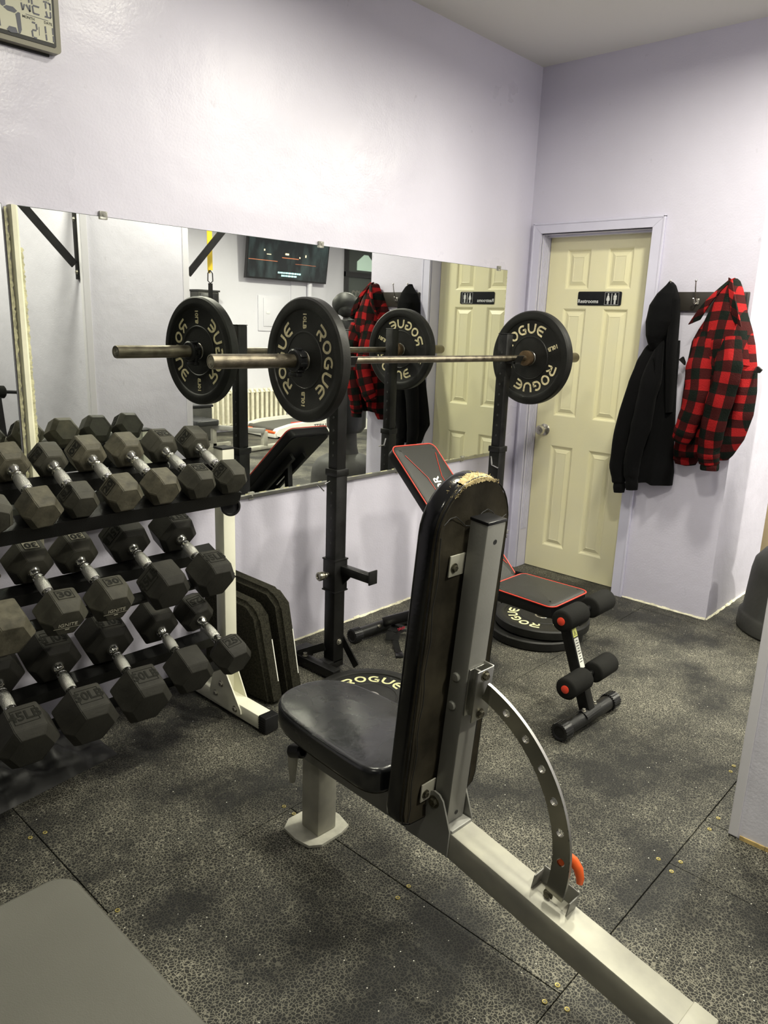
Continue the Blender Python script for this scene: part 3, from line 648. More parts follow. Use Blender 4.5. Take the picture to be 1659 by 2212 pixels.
pl = thing('plaid_jacket', 'red and black buffalo plaid fleece jacket hanging on the coat board', 'jacket', (-0.05, -1.15, 0.8))
build('body', drape([(1.60, -1.10, -1.20, 0.07), (1.53, -1.065, -1.235, 0.10), (1.46, -1.03, -1.265, 0.125), (1.40, -1.005, -1.285, 0.135), (1.283, -0.995, -1.312, 0.14), (1.18, -0.995, -1.325, 0.14), (1.07, -0.99, -1.325, 0.13), (0.95, -0.985, -1.30, 0.12), (0.87, -0.978, -1.26, 0.11), (0.845, -0.978, -1.24, 0.09)], seed=5, fold=0.022, kf=8), 'plaid', pl, 60)
build('shoulder', drape([(1.692, -1.148, -1.168, 0.05), (1.68, -1.135, -1.182, 0.07), (1.64, -1.115, -1.202, 0.10), (1.58, -1.09, -1.222, 0.125), (1.50, -1.065, -1.25, 0.15), (1.40, -1.05, -1.275, 0.16), (1.30, -1.06, -1.30, 0.14)], seed=6, fold=0.012, kf=9, back=-0.03), 'plaid', pl, 60)
def collar(y0, z0, y1, z1, sgn_):
    mb = MB(); mb.uv = []; N = 14
    for i in range(N+1):
        t = i/N; y = lerp(y0, y1, t); z = lerp(z0, z1, t)+0.012*sin(t*pi); wd = lerp(0.030, 0.062, t**0.8)
        xx = -0.10-0.075*sin(min(1, t*1.15)*pi/2)
        for (dy, dx) in ((0, 0), (-sgn_*wd*0.72, 0.016), (-sgn_*wd*0.72, 0.030), (0, 0.016)):
            mb.v.append(Vector((xx+dx, y+dy, z-(wd*0.28 if dy == 0 else -wd*0.10)))); mb.uv.append((y*12.5+dy*12.5, z*12.5))
    for i in range(N):
        for k in range(4): mb.f.append([i*4+k, i*4+(k+1) % 4, i*4+4+(k+1) % 4, i*4+4+k])
    mb.f.append([0, 1, 2, 3]); mb.f.append([N*4+3, N*4+2, N*4+1, N*4]); return mb
build('collar', collar(-1.150, 1.690, -1.020, 1.495, 1), 'plaid', pl, 60); build('collar', collar(-1.165, 1.692, -1.262, 1.490, -1), 'plaid', pl, 60)
s1 = build('sleeve', sleeve([(-0.15, -1.215, 1.42), (-0.185, -1.235, 1.30), (-0.195, -1.225, 1.16), (-0.18, -1.20, 1.0), (-0.16, -1.195, 0.89), (-0.15, -1.200, 0.835)], [0.045, 0.062, 0.060, 0.056, 0.050, 0.044], 3), 'plaid', pl, 60)
s2 = build('sleeve', sleeve([(-0.13, -1.10, 1.44), (-0.17, -1.10, 1.30), (-0.19, -1.11, 1.15), (-0.18, -1.075, 1.0), (-0.16, -1.05, 0.93)], [0.040, 0.058, 0.056, 0.052, 0.044], 4), 'plaid', pl, 60)
build('cuff', sleeve([(-0.15, -1.200, 0.845), (-0.15, -1.201, 0.825), (-0.15, -1.202, 0.802)], [0.042, 0.041, 0.038], 6, steps=6), 'plaid', s1, 60)
build('hem', drape([(0.86, -0.982, -1.13, 0.07), (0.82, -0.985, -1.10, 0.075), (0.795, -0.995, -1.09, 0.06)], seed=8, fold=0.006, back=-0.02), 'plaid', pl, 60)
mb = MB(); mb.prism([(-0.985, 1.30), (-0.972, 1.325), (-0.955, 1.31), (-0.985, 1.285)], 0.02, lambda a, b, c: (-0.05-c, a, b)); build('lining_tab', mb, 'web', pl); mb = MB(); mb.prism([(-1.325, 1.30), (-1.345, 1.285), (-1.335, 1.27), (-1.315, 1.27)], 0.02, lambda a, b, c: (-0.05-c, a, b))
build('lining_tab', mb, 'web', pl)

# ================================================================ HEX DUMBBELLS
def hexprof(D, L, cham, e=0.70):
    """stations along the head axis: (distance from inner face, scale)"""
    return [(0, 0.60), (0.001, e), (cham, 1.0), (L-cham, 1.0), (L, e), (L+0.001, e*0.97)]
_dbc = {}
def make_db(kind):
    """kind: (across flats, head length, centre to centre, chamfer, material, mark text, mark face, style)"""
    D, L, cc, cham, mt, txt, face, style = kind
    root = thing('hex_dumbbell', None, None, (0, 0, 0), 0.0)
    R = D/2/cos(pi/6)
    for sgn_ in (1, -1):
        mb = MB(); rings = []
        for (d, s_) in hexprof(D, L, cham, 0.66 if style == 'wide' else 0.74):
            y = sgn_*(cc/2-L/2+d); rings.append(list(range(len(mb.v), len(mb.v)+6)))
            mb.v += [Vector((R*s_*cos(radians(60*k)), y, R*s_*sin(radians(60*k)))) for k in range(6)]
        for a_, b_ in zip(rings, rings[1:]):
            for k in range(6): q = (k+1) % 6; mb.f.append([a_[k], a_[q], b_[q], b_[k]])
        mb.f.append(rings[0]); mb.f.append(rings[-1])
        bm = bmesh.new(); vv = [bm.verts.new(v) for v in mb.v]
        for f in mb.f: bm.faces.new([vv[i] for i in f])
        bmesh.ops.recalc_face_normals(bm, faces=bm.faces)
        bmesh.ops.bevel(bm, geom=[e for e in bm.edges], offset=0.0018, segments=2, affect='EDGES')
        me = bpy.data.meshes.new('head'); bm.to_mesh(me); bm.free(); me.materials.append(M[mt])
        me.polygons.foreach_set('use_smooth', [True]*len(me.polygons)); me.set_sharp_from_angle(angle=radians(28))
        h = bpy.data.objects.new('head', me); C.objects.link(h); h.parent = root
        if txt:
            ang = radians(face); Zn = Vector((cos(ang), 0, sin(ang))); Xd = Vector((sin(ang), 0, -cos(ang)))  # across the flat, seen from the front
            Yd = Vector((0, 1, 0))
            if sgn_ > 0: Xd, Yd = -Xd, -Yd
            yc = sgn_*(cc/2-(0.004 if style != 'wide' else 0.0)); o_ = Vector((0, yc, 0))+Zn*(D/2+0.0002)
            fw_, fh = (R*0.78, L*0.42) if style != 'wide' else (R*0.66, L*0.36)
            mb = MB()
            if style == 'wide' and face == 90:
                mb.prism([(-fw_/2, -fh/2), (fw_/2, -fh/2), (fw_/2, fh/2), (-fw_/2, fh/2)], 0.0004, lambda a, b, c: o_+Xd*a+Yd*b+Zn*c)
                build('mark_field', mb, 'markpale' if sgn_ > 0 else mt, h, None); mb = MB()
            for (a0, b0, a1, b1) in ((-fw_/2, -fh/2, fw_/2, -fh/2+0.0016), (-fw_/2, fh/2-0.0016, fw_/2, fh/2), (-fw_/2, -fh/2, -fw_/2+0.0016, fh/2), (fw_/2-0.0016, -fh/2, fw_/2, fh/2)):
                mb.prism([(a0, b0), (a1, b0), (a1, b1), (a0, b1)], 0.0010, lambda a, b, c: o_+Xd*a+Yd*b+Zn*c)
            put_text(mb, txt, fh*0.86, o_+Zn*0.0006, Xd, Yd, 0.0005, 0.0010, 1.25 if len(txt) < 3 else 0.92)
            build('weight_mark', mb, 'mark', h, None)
        if style == 'wide' and sgn_ < 0:
            mb = MB(); yo = -(cc/2+L/2+0.0013)
            put_text(mb, 'IGNITE', 0.016, (0.0, yo, -0.006), (1, 0, 0), (0, 0, 1), 0.0002, 0.0, 1.1)
            mb.b2((-R*0.55, yo, -0.0165), (R*0.55, yo-0.0003, -0.0158)); mb.b2((-0.006, yo, -0.024), (0.006, yo-0.0003, -0.0205))
            build('brand_print', mb, 'gold', h, None)
    hl = cc-L
    def hp(t): return -hl/2+t*hl
    mb = MB(); mb.lathe([(hp(0)-0.002, 0.021), (hp(0.05), 0.0195), (hp(0.11), 0.0155), (hp(0.13), 0.0135), (hp(0.17), 0.0130), (hp(0.18), 0.0155), (hp(0.22), 0.0160), (hp(0.23), 0.0145), (hp(0.25), 0.0145), (hp(0.26), 0.0160), (hp(0.5), 0.0178), (hp(0.74), 0.0160), (hp(0.75), 0.0145), (hp(0.77), 0.0145), (hp(0.78), 0.0160), (hp(0.82), 0.0155), (hp(0.83), 0.0130), (hp(0.87), 0.0135), (hp(0.89), 0.0155), (hp(0.95), 0.0195), (hp(1)+0.002, 0.021)], (0, 0, 0), (0, 1, 0), 28)
    hn = build('handle', mb, 'chrome', root, 40)
    mb = MB(); mb.lathe([(hp(0.30), 0.0163), (hp(0.31), 0.0170), (hp(0.5), 0.0184), (hp(0.69), 0.0170), (hp(0.70), 0.0163)], (0, 0, 0), (0, 1, 0), 28); build('knurled_grip', mb, 'knurl', hn, 40)
    return root
K20 = (0.098, 0.086, 0.228, 0.014); K15 = (0.090, 0.080, 0.214, 0.014); K35 = (0.128, 0.112, 0.250, 0.016); K30 = (0.124, 0.100, 0.238, 0.026); K50 = (0.146, 0.122, 0.268, 0.018); K25 = (0.118, 0.098, 0.235, 0.022)
DB = [  # x, y, z, tilt, yaw, size, material, text, face, style, roll, label
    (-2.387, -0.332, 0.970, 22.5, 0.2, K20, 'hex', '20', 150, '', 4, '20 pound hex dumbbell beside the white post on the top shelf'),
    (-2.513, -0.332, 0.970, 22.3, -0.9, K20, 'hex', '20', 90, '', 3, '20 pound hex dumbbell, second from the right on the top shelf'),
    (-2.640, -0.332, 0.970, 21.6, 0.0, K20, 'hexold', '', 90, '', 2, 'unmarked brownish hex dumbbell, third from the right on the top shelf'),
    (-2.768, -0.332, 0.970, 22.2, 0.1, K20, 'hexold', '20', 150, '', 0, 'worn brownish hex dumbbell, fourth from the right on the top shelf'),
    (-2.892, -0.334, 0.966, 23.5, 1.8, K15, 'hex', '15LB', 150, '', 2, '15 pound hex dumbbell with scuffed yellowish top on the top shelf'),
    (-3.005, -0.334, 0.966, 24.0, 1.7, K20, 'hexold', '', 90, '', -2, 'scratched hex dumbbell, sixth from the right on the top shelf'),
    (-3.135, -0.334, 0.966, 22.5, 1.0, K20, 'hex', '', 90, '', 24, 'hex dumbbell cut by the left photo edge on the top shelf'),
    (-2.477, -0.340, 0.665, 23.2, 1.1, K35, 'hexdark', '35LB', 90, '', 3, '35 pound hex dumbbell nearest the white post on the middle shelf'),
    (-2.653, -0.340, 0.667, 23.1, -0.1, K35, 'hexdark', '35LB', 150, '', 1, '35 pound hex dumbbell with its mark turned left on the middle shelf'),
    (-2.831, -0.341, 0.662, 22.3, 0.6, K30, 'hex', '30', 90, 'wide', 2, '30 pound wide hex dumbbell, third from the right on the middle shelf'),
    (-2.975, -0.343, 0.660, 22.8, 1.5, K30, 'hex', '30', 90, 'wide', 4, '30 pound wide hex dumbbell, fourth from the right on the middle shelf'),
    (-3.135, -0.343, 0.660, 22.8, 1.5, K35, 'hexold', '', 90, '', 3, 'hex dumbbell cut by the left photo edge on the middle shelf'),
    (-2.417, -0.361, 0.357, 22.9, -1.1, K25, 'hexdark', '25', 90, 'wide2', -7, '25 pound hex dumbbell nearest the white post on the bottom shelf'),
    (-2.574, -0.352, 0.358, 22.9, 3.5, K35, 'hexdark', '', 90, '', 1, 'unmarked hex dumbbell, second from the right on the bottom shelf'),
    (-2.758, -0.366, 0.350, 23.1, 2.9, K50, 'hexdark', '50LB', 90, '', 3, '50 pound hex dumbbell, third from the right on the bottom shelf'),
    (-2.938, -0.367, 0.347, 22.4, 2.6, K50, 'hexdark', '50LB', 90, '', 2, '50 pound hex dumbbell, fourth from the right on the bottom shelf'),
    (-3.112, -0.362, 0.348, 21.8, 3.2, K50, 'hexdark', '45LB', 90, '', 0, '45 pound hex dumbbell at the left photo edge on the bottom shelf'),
]
protos = {}
for (x, y, z, t, yw, K, mt, txt, face, style, roll, lab) in DB:
    key = (K, mt, txt, face, style)
    r = make_db((*K, mt, txt, face, style)) if key not in protos else copy_tree(protos[key])
    protos.setdefault(key, r)
    r.matrix_world = Matrix.Translation((x, y, z)) @ Matrix.Rotation(-radians(yw), 4, 'Z') @ Matrix.Rotation(radians(t), 4, 'X') @ Matrix.Rotation(radians(roll), 4, 'Y')
    tag(r, lab, 'dumbbell', 'hex dumbbells on the three shelves of the rack')

# ---- dumbbell rack
rk = thing('dumbbell_rack', 'white framed dumbbell rack with three black shelves below the mirror', 'rack', (-2.9, -0.27, 0))
tl = radians(22.5); V = Vector((0, cos(tl), sin(tl))); W = Vector((0, -sin(tl), cos(tl)))
def rail(name, y0, z0, v, wdown, outward, par=rk):
    o_ = Vector((0, y0, z0)); s_ = 1 if outward else -1
    mb = MB(); p = o_+V*v+W*(-wdown)
    mb.box((-2.88, p.y, p.z), (1.10, 0.046, 0.004), Matrix.Rotation(tl, 3, 'X'))
    q = p+V*(0.023*s_*(-1))+W*(-0.021)
    mb.box((-2.88, q.y, q.z), (1.10, 0.004, 0.046), Matrix.Rotation(tl, 3, 'X'))
    return build(name, mb, 'blacksteel', par, None)
for (y0, z0, hr, vr, vf) in ((-0.332, 0.970, 0.052, 0.068, -0.108), (-0.340, 0.664, 0.067, 0.070, -0.085), (-0.362, 0.352, 0.076, 0.070, -0.080)):
    rail('shelf_rail', y0, z0, vr, hr, True); 
    mb = MB(); p = Vector((0, y0, z0))+V*vf+W*(-hr-0.001)
    fw_ = 0.060 if z0 > 0.8 else 0.040
    mb.box((-2.895, p.y, p.z), (1.10, fw_, 0.004), Matrix.Rotation(tl, 3, 'X')); q = p+V*((-0.031) if z0 > 0.8 else fw_/2)+W*(-0.022); mb.box((-2.895, q.y, q.z), (1.10, 0.004, 0.048), Matrix.Rotation(tl, 3, 'X'))
    build('shelf_rail', mb, 'blacksteel', rk, None)
    a = Vector((-2.332, y0, z0))+V*(vr+0.02)+W*(-hr-0.03); b = Vector((-2.332, y0, z0))+V*(vf-0.02 if z0 > 0.8 else vf+0.01)+W*(-hr-0.03)
    build('shelf_end', MB().beam(a, b, 0.010, 0.036), 'blacksteel', rk, None)
for px in (-2.2875, -3.47):
    build('post', MB().b2((px-0.025, -0.298, 0.055), (px+0.025, -0.243, 0.988), 0.003), 'white', rk)
    build('post_cap', MB().b2((px-0.0255, -0.2985, 0.988), (px+0.0255, -0.2425, 0.995), 0.002), 'ink', rk)
    build('foot', MB().b2((px-0.045, -0.515, 0.008), (px+0.012, 0.0-0.03, 0.062), 0.003), 'white', rk)
    cpb = MB(); cpb.b2((px-0.046, -0.556, 0.004), (px+0.013, -0.515, 0.064), 0.004)
    for k in range(6): cpb.b2((px-0.0475, -0.553, 0.010+k*0.009), (px+0.0145, -0.517, 0.014+k*0.009)); cpb.b2((px-0.0465, -0.552+k*0.006, 0.006), (px+0.0135, -0.549+k*0.006, 0.0655))
    build('foot_cap', cpb, 'plastic', rk)
    gp = MB(); gp.prism([(-0.300, 0.020), (-0.405, 0.020), (-0.418, 0.030), (-0.415, 0.045), (-0.300, 0.205), (-0.286, 0.212), (-0.250, 0.150), (-0.225, 0.060), (-0.23, 0.03)], 0.005, lambda a, b, c: (px-0.046-c, a, b))
    g = build('gusset_plate', gp, 'white', rk)
    for (yy, zz) in ((-0.385, 0.040), (-0.265, 0.060), (-0.300, 0.110), (-0.290, 0.180)): build('bolt', bolt(MB(), (px-0.051, yy, zz), (-1, 0, 0), 0.009, 0.007), 'bolt', g)
    br = MB(); br.prism([(-0.298, 0.06), (-0.375, 0.06), (-0.298, 0.20)], 0.004, lambda a, b, c: (px+0.008+c, a, b)); build('front_gusset', br, 'white', rk)
mb = MB(); mb.lathe([(-0.05, 0.0), (-0.05, 0.016), (-0.012, 0.018), (-0.008, 0.030), (0.002, 0.033), (0.024, 0.034), (0.028, 0.031), (0.028, 0.027), (0.012, 0.025), (0.010, 0.0)], (-2.349, -0.384, 0.811), (-0.45, -1, 0.18), 36)
build('round_cap', mb, 'plastic', rk)

# ================================================================ BUMPER PLATES AND BARBELL
def stroke(pts, wd, warp, mb, z0, th):
    P = [Vector((a, b)) for a, b in pts]; L_, R_ = [], []
    for i, p in enumerate(P):
        t = (P[min(i+1, len(P)-1)]-P[max(i-1, 0)]); t.normalize(); n_ = Vector((-t.y, t.x))*wd/2
        L_.append(p+n_); R_.append(p-n_)
    o = len(mb.v); n = len(P)
    for ww in (z0, z0+th):
        for q in L_: mb.v.append(Vector(warp(q.x, q.y, ww)))
        for q in R_: mb.v.append(Vector(warp(q.x, q.y, ww)))
    for i in range(n-1):
        mb.f.append([o+2*n+i, o+2*n+i+1, o+3*n+i+1, o+3*n+i]); mb.f.append([o+i, o+i+1, o+2*n+i+1, o+2*n+i]); mb.f.append([o+n+i, o+n+i+1, o+3*n+i+1, o+3*n+i])
    mb.f.append([o, o+n, o+3*n, o+2*n]); mb.f.append([o+n-1, o+2*n-1, o+4*n-1, o+3*n-1])
def arc(cx, cy, rx, ry, a0, a1, n=14): return [(cx+rx*cos(radians(lerp(a0, a1, i/n))), cy+ry*sin(radians(lerp(a0, a1, i/n)))) for i in range(n+1)]
GLY = {'R': [[(0.1, 0.0), (0.1, 0.45)], [(0.0, 0.92), (0.35, 0.92)]+arc(0.66, 0.68, 0.24, 0.24, 90, -90, 10)+[(0.4, 0.44), (0.1, 0.44)], [(0.42, 0.44), (0.65, 0.24), (0.9, 0.02)]],
       'O': [arc(0.5, 0.5, 0.42, 0.41, 0, 360, 28)],
       'G': [arc(0.52, 0.5, 0.44, 0.41, 55, 250, 20)+[(0.55, 0.09), (0.85, 0.09), (0.90, 0.12)], [(0.90, 0.05), (0.90, 0.50)], [(0.95, 0.47), (0.55, 0.47)]],
       'U': [[(0.08, 1.0), (0.08, 0.42)]+arc(0.5, 0.42, 0.42, 0.33, 180, 360, 16)+[(0.92, 0.42), (0.92, 1.0)]],
       'E': [[(0.95, 0.93), (0.6, 0.92)]+arc(0.5, 0.5, 0.42, 0.42, 100, 260, 18)+[(0.6, 0.08), (0.95, 0.07)], [(0.12, 0.5), (0.85, 0.5)]]}
def plate_word(mb, phi, z, r0=0.117, h=0.048, lw=0.0445, gap=0.0115, zs=1):
    tot = 5*lw+4*gap
    for i, ch_ in enumerate('ROGUE'):
        for s_ in GLY[ch_]:
            pts = []
            for a, b in zip(s_, s_[1:]):
                k = 3; pts += [(lerp(a[0], b[0], q/k), lerp(a[1], b[1], q/k)) for q in range(k)]
            pts.append(s_[-1])
            pp = [((i*(lw+gap)+x*lw-tot/2), y*h) for x, y in pts]
            def warp(x, y, ww):
                an = phi-x/(r0+h*0.5); r = r0+y; return (r*cos(an), r*sin(an), ww)
            stroke(pp, 0.0092, warp, mb, z, 0.0006)
def make_plate(label, group, letter='letter'):
    t = thing('bumper_plate', label, 'weight plate', (0, 0, 0), 0.0, group)
    T = 0.024
    prof = [(T*0.5, 0.0262), (T*0.62, 0.030), (T*0.62, 0.098), (T*0.70, 0.100), (T*0.70, 0.104), (T*0.60, 0.106), (T*0.60, 0.178), (T*0.66, 0.181), (T*0.86, 0.183), (T*0.98, 0.188), (T, 0.200), (T*0.96, 0.218), (T*0.7, 0.2245), (0, 0.2255)]
    mb = MB(); mb.lathe(prof+[(-h, r) for h, r in prof[::-1][1:]]+[(T*0.5, 0.0262)], n=96); build('rubber_disc', mb, 'rubber', t, 30)
    mb = MB(); mb.lathe([(-T*0.55, 0.0255), (-T*0.66, 0.0275), (-T*0.66, 0.034), (-T*0.6, 0.035), (T*0.6, 0.035), (T*0.66, 0.034), (T*0.66, 0.0275), (T*0.55, 0.0255), (-T*0.55, 0.0255)], n=40); build('steel_hub', mb, 'insert', t, 30)
    for side in (1, -1):
        flip = (lambda m_: m_.xf(Matrix.Rotation(pi, 4, 'Y'))) if side < 0 else (lambda m_: m_)
        for ph in (0, pi):
            mb = MB(); plate_word(mb, ph, T*0.60); build('plate_lettering', flip(mb), letter, t, None)
        for sg_ in (1, -1):
            mb = MB(); put_text(mb, '10LB', 0.027, (0, sg_*0.142, T*0.60+0.0004), (0, -sg_, 0), (sg_, 0, 0), 0.0003, 0.0008, 1.05); build('weight_lettering', flip(mb), letter, t, None)
    return t
BC = Vector((-1.2778, -0.3876, 1.2924)); BU = Vector((2.1757, -0.1372, 0.0014)).normalized()   # barbell centre and direction
def plate_at(t, c, n_, rot):
    n_ = Vector(n_).normalized()
    if abs(n_.z) < 0.8: Yl = Vector((0, 0, 1)); Yl = (Yl-n_*Yl.dot(n_)).normalized(); Xl = Yl.cross(n_)
    else: Xl = Vector((1, 0, 0)); Xl = (Xl-n_*Xl.dot(n_)).normalized(); Yl = n_.cross(Xl)
    Mx = Matrix((Xl, Yl, n_)).transposed().to_4x4()
    t.matrix_world = Matrix.Translation(c) @ Mx @ Matrix.Rotation(radians(rot), 4, 'Z')
pL = make_plate('black 10 pound bumper plate on the near end of the barbell', 'bumper plates')
plate_at(pL, BC-BU*0.690, -BU, -1)
pR = copy_tree(pL); tag(pR, 'black 10 pound bumper plate on the far end of the barbell, before the door', 'weight plate', 'bumper plates'); plate_at(pR, BC+BU*0.698, -BU, 113)
def plate_copy(label, c, n_, rot):
    p = copy_tree(pL); tag(p, label, 'weight plate', 'bumper plates'); plate_at(p, c, n_, rot); return p
def relet(p):
    for ch_ in p.children:
        if 'lettering' in ch_.name: ch_.data = ch_.data.copy(); ch_.data.materials[0] = M['letter2']
relet(plate_copy('black bumper plate lying flat on the floor behind the black padded seat', (-1.905, -0.660, 0.026), (0, 0, 1), 38))
relet(plate_copy('upper of the two bumper plates lying under the red-piped bench', (-0.785, -0.735, 0.0742), (0, 0, 1), 152))
relet(plate_copy('lower of the two bumper plates lying under the red-piped bench', (-0.815, -0.722, 0.0245), (0, 0, 1), 20))

bar = thing('barbell', 'long worn steel barbell resting across the squat stand', 'barbell', tuple(BC))
def bp(s_): return BC+BU*s_
mb = MB(); mb.cyl(bp(-0.66), bp(0.66), 0.0142, 28); build('shaft', mb, 'steelbar', bar)
for s_ in (-1, 1):
    mb = MB(); mb.lathe([(0, 0), (0, 0.022), (0.002, 0.0365), (0.026, 0.0365), (0.030, 0.034), (0.030, 0.025)], bp(s_*0.640), BU*s_, 36); build('sleeve_collar', mb, 'rust' if s_ > 0 else 'steelbar', bar)
    mb = MB(); mb.lathe([(0, 0.0), (0, 0.0250), (0.425, 0.0250), (0.430, 0.0238), (0.430, 0.019), (0.4285, 0.0175), (0.4285, 0.0)], bp(s_*0.662), BU*s_, 36); build('sleeve', mb, 'steelbar', bar)
    mb = MB(); e0 = bp(s_*1.0905)
    for r in (0.0150, 0.0105, 0.0060): mb.lathe([(0, r-0.0013), (0.0012, r-0.0009), (0.0012, r+0.0009), (0, r+0.0013)], e0, BU*s_, 30)
    mb.lathe([(0, 0), (0.0008, 0.0035), (0.0002, 0.004)], e0, BU*s_, 16)
    mb.lathe([(0, 0.0195), (0.0016, 0.021), (0.0016, 0.0225), (0, 0.024)], e0, BU*s_, 30)
    build('end_rings', mb, 'barend', bar)
# locking clamp collar on the near sleeve (and the far one)
for s_, off, lab in ((-1, 0.718, 'black plastic locking collar on the near barbell sleeve'), (1, 0.726, 'black plastic locking collar on the far barbell sleeve')):
    cl = thing('barbell_collar', lab, 'collar', tuple(bp(s_*off)))
    A = BU*s_; U = Vector((0, 0, 1)); N_ = A.cross(U).normalized()
    mb = MB(); mb.lathe([(0, 0.0255), (0, 0.040), (0.004, 0.043), (0.010, 0.043), (0.013, 0.039), (0.022, 0.039), (0.026, 0.042), (0.034, 0.042), (0.038, 0.037), (0.038, 0.0255), (0, 0.0255)], bp(s_*off), A, 18); build('clamp_ring', mb, 'plastic', cl, 25)
    mb = MB()
    for k in range(8):
        a = 2*pi*k/8+0.3; q = bp(s_*off)+A*0.018+(U*sin(a)+N_*cos(a))*0.041
        mb.box(q, (0.030, 0.014, 0.010), Matrix((A, (U*cos(a)-N_*sin(a)), (U*sin(a)+N_*cos(a)))).transposed(), 0.002)
    build('clamp_rib', mb, 'plastic', cl, 25)
    q = bp(s_*off)+A*0.020-U*0.050+N_*0.008
    mb = MB(); mb.box(q, (0.026, 0.052, 0.016), Matrix((A, N_, U)).transposed(), 0.004); mb.box(q+U*0.012+N_*0.02, (0.012, 0.012, 0.024), Matrix((A, N_, U)).transposed(), 0.003); build('clamp_lever', mb, 'plastic', cl, 25)

